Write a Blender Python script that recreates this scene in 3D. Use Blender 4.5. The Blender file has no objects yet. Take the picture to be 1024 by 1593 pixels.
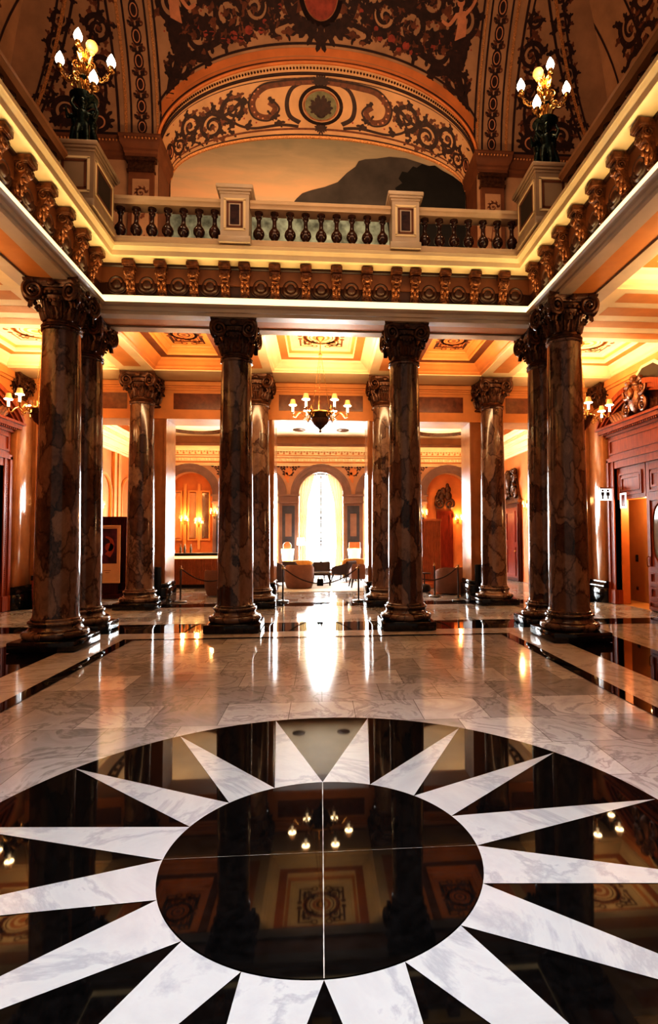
import bpy, math, random
from mathutils import Vector, Matrix
random.seed(11)
SC = bpy.context.scene
COL = SC.collection
PI = math.pi
sin, cos = math.sin, math.cos

# ------------------------------------------------------------------ mesh helper
class MB:
    def __init__(s):
        s.v = []; s.f = []; s.m = []; s.s = []
    def add(s, vs, fs, mi=0, sm=False):
        o = len(s.v); s.v += [tuple(p) for p in vs]
        for f in fs:
            s.f.append(tuple(i + o for i in f)); s.m.append(mi); s.s.append(sm)
        return s
    def box(s, x0, x1, y0, y1, z0, z1, mi=0):
        v = [(x, y, z) for x in (x0, x1) for y in (y0, y1) for z in (z0, z1)]
        s.add(v, [(0, 1, 3, 2), (4, 6, 7, 5), (0, 4, 5, 1), (2, 3, 7, 6), (0, 2, 6, 4), (1, 5, 7, 3)], mi); return s
    def cbox(s, x0, x1, y0, y1, z0, z1, c=.01, mi=0):
        # chamfered box (vertical edges and top/bottom edges)
        def ring(i, z):
            return [(x0+i, y0+c, z), (x0+c, y0+i, z), (x1-c, y0+i, z), (x1-i, y0+c, z), (x1-i, y1-c, z), (x1-c, y1-i, z), (x0+c, y1-i, z), (x0+i, y1-c, z)]
        r = [ring(c*.9, z0), ring(0, z0+c), ring(0, z1-c), ring(c*.9, z1)]
        v = sum(r, []); f = [tuple(range(7, -1, -1)), tuple(range(24, 32))]
        for k in range(3):
            for i in range(8):
                j = (i+1) % 8; f.append((k*8+i, k*8+j, k*8+8+j, k*8+8+i))
        s.add(v, f, mi); return s
    def lathe(s, prof, n=24, c=(0, 0, 0), mi=0, sm=True, cap=True, a0=0, a1=2*PI, sq=1.0):
        full = abs(a1-a0-2*PI) < 1e-6
        m = n if full else n+1
        v = []
        for r, z in prof:
            for i in range(m):
                a = a0+(a1-a0)*i/n
                v.append((c[0]+r*cos(a), c[1]+r*sin(a)*sq, c[2]+z))
        f = []
        for k in range(len(prof)-1):
            for i in range(n):
                j = (i+1) % m if full else i+1
                f.append((k*m+i, k*m+j, (k+1)*m+j, (k+1)*m+i))
        if cap and full:
            if prof[0][0] > 1e-4: f.append(tuple(range(m-1, -1, -1)))
            if prof[-1][0] > 1e-4: f.append(tuple(range((len(prof)-1)*m, len(prof)*m)))
        s.add(v, f, mi, sm); return s
    def sphere(s, c, r, n=10, mi=0, sc=(1, 1, 1)):
        k = max(4, n//2+1)
        pr = [(r*sin(PI*i/k), -r*cos(PI*i/k)) for i in range(k+1)]
        pr[0] = (1e-5, -r); pr[-1] = (1e-5, r)
        t = MB(); t.lathe(pr, n, (0, 0, 0), mi, True, False)
        s.add([(c[0]+x*sc[0], c[1]+y*sc[1], c[2]+z*sc[2]) for x, y, z in t.v], t.f, mi, True); return s
    def tube(s, pts, r, n=6, mi=0, closed=False, cap=True):
        pts = [Vector(p) for p in pts]; N = len(pts)
        rr = r if isinstance(r, (list, tuple)) else [r]*N
        v = []; up = None
        for i, p in enumerate(pts):
            if closed: t = pts[(i+1) % N]-pts[i-1]
            else: t = pts[min(i+1, N-1)]-pts[max(i-1, 0)]
            if t.length < 1e-9: t = Vector((0, 0, 1))
            t.normalize()
            if up is None:
                up = Vector((0, 0, 1)) if abs(t.z) < .9 else Vector((1, 0, 0))
            a = t.cross(up)
            if a.length < 1e-5: a = t.cross(Vector((0, 1, 0)))
            a.normalize(); b = a.cross(t).normalized(); up = b
            for k in range(n):
                q = 2*PI*k/n; v.append(p+a*(rr[i]*cos(q))+b*(rr[i]*sin(q)))
        f = []
        for i in range(N if closed else N-1):
            j = (i+1) % N
            for k in range(n):
                l = (k+1) % n; f.append((i*n+k, i*n+l, j*n+l, j*n+k))
        if cap and not closed:
            f.append(tuple(range(n-1, -1, -1))); f.append(tuple(range((N-1)*n, N*n)))
        s.add(v, f, mi, True); return s
    def prism(s, poly, fn, h0, h1, mi=0, sm=False):
        # poly: list of 2d; fn(a,b,h)->3d
        n = len(poly)
        v = [fn(a, b, h0) for a, b in poly]+[fn(a, b, h1) for a, b in poly]
        f = [tuple(range(n-1, -1, -1)), tuple(range(n, 2*n))]
        s.add(v, f, mi, False)
        s.add(v, [(i, (i+1) % n, n+(i+1) % n, n+i) for i in range(n)], mi, sm); return s
    def quad(s, a, b, c, d, mi=0):
        s.add([a, b, c, d], [(0, 1, 2, 3)], mi); return s
    def grid(s, fn, us, vs, mi=0, sm=True):
        nu, nv = len(us), len(vs)
        s.add([fn(u, w) for w in vs for u in us], [(j*nu+i, j*nu+i+1, (j+1)*nu+i+1, (j+1)*nu+i) for j in range(nv-1) for i in range(nu-1)], mi, sm); return s
    def merge(s, o, M=None, mi=None):
        vs = o.v if M is None else [tuple(M @ Vector(p)) for p in o.v]
        b = len(s.v); s.v += [tuple(p) for p in vs]
        for f, m, q in zip(o.f, o.m, o.s):
            s.f.append(tuple(i+b for i in f)); s.m.append(m if mi is None else mi); s.s.append(q)
        return s
    def mesh(s, name, mats):
        me = bpy.data.meshes.new(name); me.from_pydata(s.v, [], s.f)
        if not isinstance(mats, (list, tuple)): mats = [mats]
        for m in mats: me.materials.append(m)
        me.polygons.foreach_set('material_index', s.m)
        me.polygons.foreach_set('use_smooth', s.s)
        me.update()
        try: me.set_sharp_from_angle(angle=math.radians(42))
        except Exception: pass
        return me
    def build(s, name, mats, parent=None, loc=None, rz=0):
        o = bpy.data.objects.new(name, s.mesh(name, mats)); COL.objects.link(o)
        if parent: o.parent = parent
        if loc: o.location = loc
        if rz: o.rotation_euler = (0, 0, rz)
        return o

def tag(o, label, cat=None, group=None, kind=None):
    o['label'] = label
    if cat: o['category'] = cat
    if group: o['group'] = group
    if kind: o['kind'] = kind
    return o
def thing(name, label, cat, loc=(0, 0, 0), rz=0, group=None, kind=None):
    o = bpy.data.objects.new(name, None); COL.objects.link(o)
    o.location = loc; o.rotation_euler = (0, 0, rz); o.empty_display_size = .2
    return tag(o, label, cat, group, kind)
def struct(o, label):
    o['kind'] = 'structure'; o['label'] = label; return o
def dup(root, label=None, loc=None, rz=None, group=None, sx=None):
    r = root.copy(); COL.objects.link(r)
    if loc is not None: r.location = loc
    if rz is not None: r.rotation_euler = (0, 0, rz)
    if label: r['label'] = label
    if group: r['group'] = group
    if sx: r.scale = sx
    for ch in list(root.children):
        c = ch.copy(); COL.objects.link(c); c.parent = r
        for g in list(ch.children):
            d = g.copy(); COL.objects.link(d); d.parent = c
    return r

# ------------------------------------------------------------------ materials
def newmat(name):
    m = bpy.data.materials.new(name); m.use_nodes = True
    nt = m.node_tree; b = nt.nodes['Principled BSDF']
    return m, nt, b
def N(nt, t, **k):
    n = nt.nodes.new(t)
    for a, v in k.items(): setattr(n, a, v)
    return n
def ramp(nt, stops, interp='LINEAR'):
    r = N(nt, 'ShaderNodeValToRGB'); cr = r.color_ramp; cr.interpolation = interp
    while len(cr.elements) < len(stops): cr.elements.new(.5)
    for e, (p, c) in zip(cr.elements, stops):
        e.position = p; e.color = (*c, 1)
    return r
def coords(nt, scale=(1, 1, 1), rnd=True):
    tc = N(nt, 'ShaderNodeTexCoord'); mp = N(nt, 'ShaderNodeMapping'); mp.inputs['Scale'].default_value = scale
    nt.links.new(tc.outputs['Object'], mp.inputs[0])
    if rnd:
        oi = N(nt, 'ShaderNodeObjectInfo'); mu = N(nt, 'ShaderNodeMath', operation='MULTIPLY'); mu.inputs[1].default_value = 37
        nt.links.new(oi.outputs['Random'], mu.inputs[0]); nt.links.new(mu.outputs[0], mp.inputs['Location'])
    return mp.outputs[0]
def noise(nt, vec, scale, detail=4, rough=.55, dist=0):
    n = N(nt, 'ShaderNodeTexNoise'); n.inputs['Scale'].default_value = scale; n.inputs['Detail'].default_value = detail
    n.inputs['Roughness'].default_value = rough; n.inputs['Distortion'].default_value = dist
    nt.links.new(vec, n.inputs['Vector']); return n
def simple(name, c, rough=.5, metal=0, var=.25, vs=4, bump=0, bs=30, spec=.5, coat=0):
    m, nt, b = newmat(name)
    v = coords(nt); n = noise(nt, v, vs)
    lo = tuple(max(0, x*(1-var)) for x in c); hi = tuple(min(1, x*(1+var)) for x in c)
    r = ramp(nt, [(.3, lo), (.7, hi)]); nt.links.new(n.outputs['Fac'], r.inputs[0]); nt.links.new(r.outputs[0], b.inputs['Base Color'])
    b.inputs['Roughness'].default_value = rough; b.inputs['Metallic'].default_value = metal
    b.inputs['Specular IOR Level'].default_value = spec
    if coat: b.inputs['Coat Weight'].default_value = coat; b.inputs['Coat Roughness'].default_value = .08
    if bump:
        n2 = noise(nt, v, bs, 3); bp = N(nt, 'ShaderNodeBump'); bp.inputs['Strength'].default_value = bump; bp.inputs['Distance'].default_value = .02
        nt.links.new(n2.outputs['Fac'], bp.inputs['Height']); nt.links.new(bp.outputs[0], b.inputs['Normal'])
    return m
def emis(name, c, s, base=(0, 0, 0)):
    m, nt, b = newmat(name)
    b.inputs['Base Color'].default_value = (*base, 1)
    b.inputs['Emission Color'].default_value = (*c, 1); b.inputs['Emission Strength'].default_value = s
    b.inputs['Roughness'].default_value = .5
    return m
def breccia(name, tint=(1, 1, 1), scale=1.0):
    m, nt, b = newmat(name)
    v = coords(nt, (1, 1, .55)); nz = noise(nt, v, 2.2*scale, 5, .6)
    mixv = N(nt, 'ShaderNodeMixRGB'); mixv.inputs[0].default_value = .38
    nt.links.new(v, mixv.inputs[1]); nt.links.new(nz.outputs['Color'], mixv.inputs[2])
    vo = N(nt, 'ShaderNodeTexVoronoi'); vo.inputs['Scale'].default_value = 5.2*scale; nt.links.new(mixv.outputs[0], vo.inputs['Vector'])
    ve = N(nt, 'ShaderNodeTexVoronoi', feature='DISTANCE_TO_EDGE'); ve.inputs['Scale'].default_value = 5.2*scale; nt.links.new(mixv.outputs[0], ve.inputs['Vector'])
    T = lambda c: tuple(a*t for a, t in zip(c, tint))
    rc = ramp(nt, [(0, T((.048, .024, .016))), (.3, T((.108, .060, .042))), (.55, T((.155, .093, .066))), (.8, T((.23, .150, .108))), (1, T((.13, .085, .065)))])
    sep = N(nt, 'ShaderNodeSeparateColor'); nt.links.new(vo.outputs['Color'], sep.inputs[0])
    n2 = noise(nt, v, 7*scale, 6, .7, .6); ad = N(nt, 'ShaderNodeMath', operation='ADD'); ml = N(nt, 'ShaderNodeMath', operation='MULTIPLY_ADD')
    ml.inputs[1].default_value = 1.1; ml.inputs[2].default_value = -.55
    nt.links.new(n2.outputs['Fac'], ml.inputs[0]); nt.links.new(sep.outputs[0], ad.inputs[0]); nt.links.new(ml.outputs[0], ad.inputs[1])
    nt.links.new(ad.outputs[0], rc.inputs[0])
    re = ramp(nt, [(0, (.22, .16, .13)), (.03, (.6, .55, .52)), (.08, (1, 1, 1))]); nt.links.new(ve.outputs['Distance'], re.inputs[0])
    mu = N(nt, 'ShaderNodeMixRGB', blend_type='MULTIPLY'); mu.inputs[0].default_value = .85
    nt.links.new(rc.outputs[0], mu.inputs[1]); nt.links.new(re.outputs[0], mu.inputs[2]); nt.links.new(mu.outputs[0], b.inputs['Base Color'])
    b.inputs['Roughness'].default_value = .16; b.inputs['Coat Weight'].default_value = .35; b.inputs['Coat Roughness'].default_value = .06
    return m
def marble(name, c0, c1, vein, rough=.13, tile=0, vs=1.4):
    m, nt, b = newmat(name)
    v = coords(nt, (1, 1, 1), not tile)
    nz = noise(nt, v, vs, 7, .62, 1.6); r = ramp(nt, [(.28, c0), (.48, c1), (.53, vein), (.57, c1), (.8, c0)])
    nt.links.new(nz.outputs['Fac'], r.inputs[0]); out = r.outputs[0]
    if tile:
        br = N(nt, 'ShaderNodeTexBrick'); br.inputs['Scale'].default_value = 1; br.inputs['Brick Width'].default_value = tile; br.inputs['Row Height'].default_value = tile
        br.offset = .5; br.inputs['Mortar Size'].default_value = .003; br.inputs['Bias'].default_value = 0
        br.inputs['Color1'].default_value = (1, 1, 1, 1); br.inputs['Color2'].default_value = (.52, .52, .53, 1); br.inputs['Mortar'].default_value = (.3, .28, .27, 1)
        nt.links.new(v, br.inputs['Vector'])
        mu = N(nt, 'ShaderNodeMixRGB', blend_type='MULTIPLY'); mu.inputs[0].default_value = 1
        nt.links.new(out, mu.inputs[1]); nt.links.new(br.outputs['Color'], mu.inputs[2]); out = mu.outputs[0]
    nt.links.new(out, b.inputs['Base Color']); b.inputs['Roughness'].default_value = rough
    n3 = noise(nt, v, 9, 2); bp = N(nt, 'ShaderNodeBump'); bp.inputs['Strength'].default_value = .012; bp.inputs['Distance'].default_value = .02
    nt.links.new(n3.outputs['Fac'], bp.inputs['Height']); nt.links.new(bp.outputs[0], b.inputs['Normal'])
    return m
def wood(name, c, rough=.38):
    m, nt, b = newmat(name)
    v = coords(nt, (9, 9, .8)); n = noise(nt, v, 2.5, 5, .6, .8)
    r = ramp(nt, [(.3, tuple(x*.55 for x in c)), (.6, c), (.8, tuple(min(1, x*1.35) for x in c))]); nt.links.new(n.outputs['Fac'], r.inputs[0]); nt.links.new(r.outputs[0], b.inputs['Base Color'])
    b.inputs['Roughness'].default_value = rough; b.inputs['Specular IOR Level'].default_value = .14
    return m

M = {}
M['breccia'] = breccia('breccia_marble')
M['breccia_red'] = simple('red_marble_panel', (.16, .050, .022), .25, 0, .35, 7)
M['tile'] = marble('white_marble_tiles', (.46, .435, .42), (.62, .59, .575), (.40, .38, .37), .085, .64)
M['ray'] = marble('white_marble_inlay', (.34, .34, .345), (.40, .40, .40), (.30, .305, .32), .15, 0, .9)
M['strip'] = marble('marble_border', (.47, .43, .40), (.54, .50, .47), (.40, .36, .33), .1, 0, .7)
M['granite'] = simple('black_granite', (.005, .0045, .0045), .03, 0, .5, 20, spec=.20)
M['granite_base'] = simple('black_granite_base', (.016, .012, .011), .12, 0, .4, 8, spec=.5)
M['joint'] = simple('pale_joint', (.36, .35, .33), .5)
M['cream'] = simple('cream_plaster', (.80, .64, .40), .45, 0, .08, 2)
M['creamgrey'] = simple('greyish_cream_stone', (.56, .45, .34), .4, 0, .1, 2)
M['rail'] = simple('cream_rail', (.62, .46, .30), .4, 0, .1, 2)
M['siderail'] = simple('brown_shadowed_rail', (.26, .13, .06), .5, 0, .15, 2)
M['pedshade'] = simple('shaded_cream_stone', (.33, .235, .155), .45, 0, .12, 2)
M['ochre'] = simple('ochre_plaster', (.62, .27, .09), .5, 0, .12, 2)
M['orange'] = simple('orange_plaster', (.55, .19, .055), .45, 0, .15, 2)
M['pier'] = simple('polished_ochre_marble', (.40, .18, .075), .16, 0, .18, 2.5, coat=.3)
M['umber'] = simple('umber_panel', (.16, .06, .025), .5, 0, .2, 3)
M['frieze'] = simple('dark_red_frieze', (.042, .015, .008), .4, 0, .3, 5)
M['bronze'] = simple('dark_gilt_bronze', (.085, .036, .016), .26, .35, .5, 14, .35, 40)
M['gilt'] = simple('gilt_carving', (.17, .066, .026), .24, .4, .55, 12, .5, 35)
M['brass'] = simple('aged_brass', (.45, .25, .09), .28, .9, .3, 10)
M['steel'] = simple('dark_steel', (.12, .10, .09), .3, .8, .2, 10)
M['greenbronze'] = simple('green_black_bronze', (.018, .028, .02), .22, .6, .6, 12, .3, 30)
M['baluster'] = simple('dark_red_marble', (.055, .022, .014), .14, 0, .5, 9, coat=.4)
M['wood'] = wood('red_mahogany', (.30, .070, .021))
M['darkwood'] = wood('dark_mahogany', (.075, .016, .008))
M['redwood'] = wood('red_lacquer_door', (.22, .035, .015))
M['vault'] = simple('vault_painted_ground', (.40, .225, .125), .6, 0, .2, 1.6)
M['band'] = simple('arch_painted_ground', (.56, .33, .17), .6, 0, .15, 1.6)
M['ink'] = simple('dark_painted_scroll', (.040, .014, .009), .6, 0, .4, 8)
M['ink2'] = simple('brown_painted_scroll', (.15, .050, .022), .6, 0, .4, 8)
M['ink3'] = simple('pink_painted_highlight', (.55, .25, .13), .6, 0, .2, 6)
M['inkgreen'] = simple('painted_olive', (.17, .16, .085), .6, 0, .3, 8)
M['inkred'] = simple('painted_red', (.30, .06, .035), .6, 0, .3, 8)
M['skin'] = simple('painted_flesh', (.55, .24, .13), .6, 0, .15, 6)
M['gildline'] = simple('gilt_bead', (.62, .30, .12), .35, .4, .5, 40)
M['mirror'] = simple('warm_mirror', (.7, .55, .4), .06, .9, .1, 2)
M['panel'] = simple('dark_recess_panel', (.03, .018, .012), .7, 0, .2)
M['glass'] = simple('dark_glass', (.20, .19, .18), .08, 0, .1, 3)
M['black'] = simple('black_lacquer', (.012, .01, .01), .3)
M['white'] = simple('white_paint', (.8, .79, .77), .4, 0, .03)
M['whitesheen'] = emis('white_painted_sheen', (.95, .97, 1), .9, (.8, .8, .8))  # slight glow put into plain white, standing in for reflected brightness
M['beige'] = simple('beige_wall', (.50, .27, .10), .6, 0, .1, 2)
M['candle'] = emis('candle_sleeve', (1, .80, .52), 2.6, (.8, .7, .5))
M['bulb'] = emis('glowing_bulb', (1, .72, .38), 32, (1, .9, .7))
M['shade'] = emis('small_amber_shade', (1, .42, .12), .55, (.5, .22, .07))
M['shadedark'] = simple('small_brown_shade', (.12, .05, .03), .6)
M['flame'] = emis('frosted_flame_globe', (1, .86, .66), 11, (1, 1, 1))
M['amber'] = emis('amber_globe', (1, .5, .14), .6, (.6, .3, .1))
M['led'] = emis('warm_cove_light', (1, .78, .44), .8, (1, .9, .7))
M['lamp'] = emis('glowing_lampshade', (1, .62, .22), 1.7, (1, .8, .5))
M['lampwhite'] = emis('white_lampshade', (1, .95, .88), 2.5, (1, 1, 1))
M['barglow'] = emis('bar_light_strip', (1, .62, .22), 1.3, (1, .8, .5))
M['day'] = emis('overexposed_daylight', (.88, .96, 1.0), 30)
M['curtain'] = simple('cream_curtain', (.78, .66, .46), .8, 0, .12, 5)
M['sofa'] = simple('rose_brown_upholstery', (.20, .105, .075), .8, 0, .12, 6)
M['sofadark'] = simple('dark_brown_upholstery', (.05, .032, .03), .75, 0, .2, 6)
M['sofagold'] = simple('ochre_upholstery', (.48, .27, .09), .75, 0, .15, 6)
M['carpet'] = simple('pale_carpet', (.50, .47, .43), .9, 0, .08, 14)
M['reed'] = simple('copper_reeded_panel', (.40, .15, .07), .3, .35, .2, 5)
M['poster'] = simple('purple_print', (.07, .015, .04), .4, 0, .8, 4)
M['paper'] = simple('cream_paper', (.62, .38, .22), .7, 0, .05)
M['redpat'] = simple('red_white_pattern', (.30, .045, .03), .5, 0, .9, 30)
M['rope'] = simple('dark_rope', (.045, .02, .014), .7, 0, .3, 40)
M['arcade'] = simple('pinkish_arcade_plaster', (.44, .22, .12), .5, 0, .12, 2)
M['arch'] = simple('mauve_stone', (.19, .105, .082), .5, 0, .15, 3)
M['archdark'] = simple('slate_panel', (.045, .045, .06), .4, 0, .2, 5)
M['ceil'] = simple('warm_white_ceiling', (.80, .62, .42), .55, 0, .06, 1.5)
M['mountain'] = simple('painted_headland', (.085, .070, .060), .8, 0, .35, 1.2)
M['treeink'] = simple('painted_trees', (.012, .010, .008), .8, 0, .3, 3)
M['seapaint'] = simple('painted_sea', (.20, .26, .24), .7, 0, .7, 3.5)
def clothmat():
    m, nt, b = newmat('cream_curtain'); b.inputs['Base Color'].default_value = (.62, .50, .32, 1); b.inputs['Roughness'].default_value = .9
    tr = N(nt, 'ShaderNodeBsdfTranslucent'); tr.inputs[0].default_value = (.55, .42, .25, 1); mx = N(nt, 'ShaderNodeMixShader'); mx.inputs[0].default_value = .045
    out = nt.nodes['Material Output']; nt.links.new(b.outputs[0], mx.inputs[1]); nt.links.new(tr.outputs[0], mx.inputs[2]); nt.links.new(mx.outputs[0], out.inputs[0])
    return m
M['curtain'] = clothmat()
def skymural():
    m, nt, b = newmat('painted_sunset_sky')
    tc = N(nt, 'ShaderNodeTexCoord'); sp = N(nt, 'ShaderNodeSeparateXYZ'); nt.links.new(tc.outputs['Object'], sp.inputs[0])
    n = noise(nt, coords(nt, (.5, 1, 2.2), False), 1.3, 5, .6, .5)
    mr = N(nt, 'ShaderNodeMapRange'); mr.inputs[1].default_value = 9.6; mr.inputs[2].default_value = 12.4; nt.links.new(sp.outputs[2], mr.inputs[0])
    ml = N(nt, 'ShaderNodeMath', operation='MULTIPLY_ADD'); ml.inputs[1].default_value = .5; nt.links.new(n.outputs['Fac'], ml.inputs[0]); ml.inputs[2].default_value = -.25
    ad = N(nt, 'ShaderNodeMath', operation='ADD'); nt.links.new(mr.outputs[0], ad.inputs[0]); nt.links.new(ml.outputs[0], ad.inputs[1])
    r = ramp(nt, [(0, (.42, .36, .27)), (.25, (.60, .46, .31)), (.45, (.78, .48, .28)), (.65, (.60, .44, .28)), (1, (.34, .30, .21))])
    nt.links.new(ad.outputs[0], r.inputs[0]); nt.links.new(r.outputs[0], b.inputs['Base Color']); b.inputs['Roughness'].default_value = .7
    return m
M['skymural'] = skymural()

# ------------------------------------------------------------------ camera
F, PX, PY = 843.95, 560.73, 800.34
YAW, PIT, ROL = .0728, .0423, -.0039
cy, sy, cp, sp, cr, sr = cos(YAW), sin(YAW), cos(PIT), sin(PIT), cos(ROL), sin(ROL)
Rx = Vector((cy, -sy, 0)); F0 = Vector((sy, cy, 0)); Zu = Vector((0, 0, 1))
FW = cp*F0+sp*Zu; U0 = -sp*F0+cp*Zu
RX = cr*Rx+sr*U0; UP = -sr*Rx+cr*U0
cam = bpy.data.cameras.new('camera'); co = bpy.data.objects.new('camera', cam); COL.objects.link(co)
cam.sensor_fit = 'HORIZONTAL'; cam.sensor_width = 36; cam.lens = F/1024*36
cam.shift_x = -(PX-512)/1024; cam.shift_y = (PY-796.5)/1024
m4 = Matrix.Identity(4)
for i in range(3):
    m4[i][0] = RX[i]; m4[i][1] = UP[i]; m4[i][2] = -FW[i]
m4[0][3] = -.011; m4[1][3] = 0; m4[2][3] = 1.7
co.matrix_world = m4; cam.clip_start = .05; cam.clip_end = 200
SC.camera = co

# ------------------------------------------------------------------ 2D ornament
class Orn(MB):
    def poly(s, pts, mi=0, lay=1):
        s.add([(x, y, lay) for x, y in pts], [tuple(range(len(pts)))], mi)
    def ribbon(s, pts, w, mi=0, lay=1):
        n = len(pts); ww = w if isinstance(w, (list, tuple)) else [w]*n
        v = []
        for i, (x, y) in enumerate(pts):
            a = pts[max(0, i-1)]; b = pts[min(n-1, i+1)]
            dx, dy = b[0]-a[0], b[1]-a[1]; L = math.hypot(dx, dy) or 1
            nx, ny = -dy/L*ww[i]/2, dx/L*ww[i]/2
            v += [(x+nx, y+ny, lay), (x-nx, y-ny, lay)]
        s.add(v, [(2*i, 2*i+1, 2*i+3, 2*i+2) for i in range(n-1)], mi)
    def disc(s, x, y, r, mi=0, lay=1, n=14, ry=None):
        s.poly([(x+r*cos(2*PI*i/n), y+(ry or r)*sin(2*PI*i/n)) for i in range(n)], mi, lay)
    def ring(s, x, y, r, w, mi=0, lay=1, n=32, ry=None):
        k = (ry or r)/r
        s.ribbon([(x+r*cos(2*PI*i/n), y+k*r*sin(2*PI*i/n)) for i in range(n+1)], w, mi, lay)
    def leaf(s, x, y, a, L, W, mi=0, lay=1):
        pts = []
        n = 9
        for sd in (1, -1):
            rng = range(0, n+1) if sd == 1 else range(n-1, 0, -1)
            for i in rng:
                t = i/n
                w = W*.5*(sin(PI*t**.8)**.8 if 0 < t < 1 else 0)*(1+.42*sin(t*15+.6))
                bend = .18*L*t*t
                px = L*t; py = sd*w+bend
                pts.append((x+px*cos(a)-py*sin(a), y+px*sin(a)+py*cos(a)))
        s.poly(pts, mi, lay)
    def fan(s, x, y, a, L, n=5, spread=1.9, mi=0, lay=1):
        for i in range(n):
            q = (i/(n-1)-.5)*spread
            s.leaf(x, y, a+q, L*(1-.28*abs(q)), L*.34, mi, lay)
    def spiral(s, cx, cy, R, a0, turns, h, w, mi=0, lay=1, leaves=True, leafmi=None):
        n = int(20*turns)+4; pts = []; ws = []
        for i in range(n+1):
            t = i/n; a = a0+h*t*turns*2*PI; r = R*(1-t)**.75+R*.07
            pts.append((cx+r*cos(a), cy+r*sin(a))); ws.append(w*(1-.6*t))
        s.ribbon(pts, [q*1.45 for q in ws], mi, lay)
        s.disc(cx, cy, R*.2, mi, lay)
        lm = mi if leafmi is None else leafmi
        if leaves:
            k = max(3, int(7*turns)-2)
            for j in range(k):
                t = j/k*.62; a = a0+h*t*turns*2*PI; r = R*(1-t)**.75+R*.07
                x, y = cx+r*cos(a), cy+r*sin(a)
                ta = a+h*PI/2
                s.leaf(x, y, ta-h*.75, R*.85*(1-.5*t), R*.40, lm if j % 2 else mi, lay)
                if j % 2 == 0: s.leaf(x, y, ta+h*.75, R*.42, R*.2, lm, lay)
            s.fan(cx+R*.02, cy, a0+2.2, R*.5, 3, 1.6, lm, lay+.5)
    def curve(s, P, w0, w1, mi=0, lay=1, n=24):
        # catmull rom
        Q = [P[0]]+list(P)+[P[-1]]; pts = []
        for k in range(1, len(Q)-2):
            p0, p1, p2, p3 = Q[k-1], Q[k], Q[k+1], Q[k+2]
            for i in range(n//max(1, len(P)-1)+3):
                t = i/(n//max(1, len(P)-1)+3)
                f = lambda a, b, c, d: .5*(2*b+(c-a)*t+(2*a-5*b+4*c-d)*t*t+(3*b-3*c+d-a)*t**3)
                pts.append((f(p0[0], p1[0], p2[0], p3[0]), f(p0[1], p1[1], p2[1], p3[1])))
        pts.append(P[-1]); m = len(pts)
        s.ribbon(pts, [w0+(w1-w0)*i/(m-1) for i in range(m)], mi, lay); return pts
    def mirror(s):
        o = Orn(); o.v = list(s.v)+[(-x, y, z) for x, y, z in s.v]; k = len(s.v)
        o.f = list(s.f)+[tuple(i+k for i in reversed(f)) for f in s.f]; o.m = s.m*2; o.s = s.s*2
        s.v, s.f, s.m, s.s = o.v, o.f, o.m, o.s; return s
    def move(s, dx=0, dy=0, kx=1, ky=1):
        s.v = [(x*kx+dx, y*ky+dy, z) for x, y, z in s.v]; return s
    def onto(s, fn, name, parent, off=.006):
        o = MB(); o.f, o.m, o.s = s.f, s.m, s.s
        o.v = [tuple(fn(x, y, z*off)) for x, y, z in s.v]
        return o.build(name, [M['ink'], M['ink2'], M['ink3'], M['inkgreen'], M['inkred'], M['skin'], M['cream'], M['orange'], M['gildline']], parent)
INK, INK2, PINK, OLIVE, RED, SKIN, CREAM, ORNG, GILD = range(9)

# ================================================================== FLOOR
XI = 3.95; YB = 9.9          # inner faces of the entablature
mb = MB(); mb.quad((-7.6, -4, -.012), (7.6, -4, -.012), (7.6, 24.2, -.012), (-7.6, 24.2, -.012)); mb.box(-7.6, 7.6, -4, 24.2, -.3, -.02)
floor = mb.build('floor', [M['tile']]); struct(floor, 'glossy white marble tile floor with black granite bands')
def fl(name, quads, mat, z):
    b = MB()
    for x0, x1, y0, y1 in quads: b.quad((x0, y0, z), (x1, y0, z), (x1, y1, z), (x0, y1, z))
    return b.build(name, [mat], floor)
fl('marble_border', [(-3.95, -3.33, -4, 10.07), (3.33, 3.95, -4, 10.07), (-3.33, 3.33, 9.51, 10.07)], M['strip'], -.010)
fl('granite_band', [(-5.0, -3.95, -4, 11.09), (3.95, 5.0, -4, 11.09), (-3.95, 3.95, 10.07, 11.09), (-7.6, 7.6, 13.75, 14.45), (-7.6, -5, 10.3, 11.0), (5, 7.6, 10.3, 11.0)], M['granite'], -.008)
fl('granite_stripe', [(-3.335, -3.157, -4, 9.51), (3.157, 3.335, -4, 9.51), (-3.157, 3.157, 9.42, 9.51)], M['granite'], -.006)
YC = 3.02; RI = .845; RO = 2.21
med = thing('sunburst_medallion', 'round black granite and white marble sunburst inlaid in the floor', 'floor medallion', (0, YC, 0))
b = MB(); n = 128; b.add([(RO*cos(2*PI*i/n), RO*sin(2*PI*i/n), -.006) for i in range(n)], [tuple(range(n))]); b.build('granite_field', [M['granite']], med)
for k in range(16):
    a0, a1, am = [math.radians(90-22.5*(k+q)) for q in (0, 1, .5)]
    b = MB(); rr = RI+.004
    arc = [(rr*cos(a0+(a1-a0)*i/8), rr*sin(a0+(a1-a0)*i/8), -.004) for i in range(9)]
    b.add(arc+[((RO-.01)*cos(am), (RO-.01)*sin(am), -.004)], [tuple(range(9, -1, -1))]); b.build('ray', [M['ray']], med)
b = MB(); n = 96; b.add([(RI*cos(2*PI*i/n), RI*sin(2*PI*i/n), -.002) for i in range(n)], [tuple(range(n))])
disc = b.build('centre_disc', [M['granite']], med)
b = MB()
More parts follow.
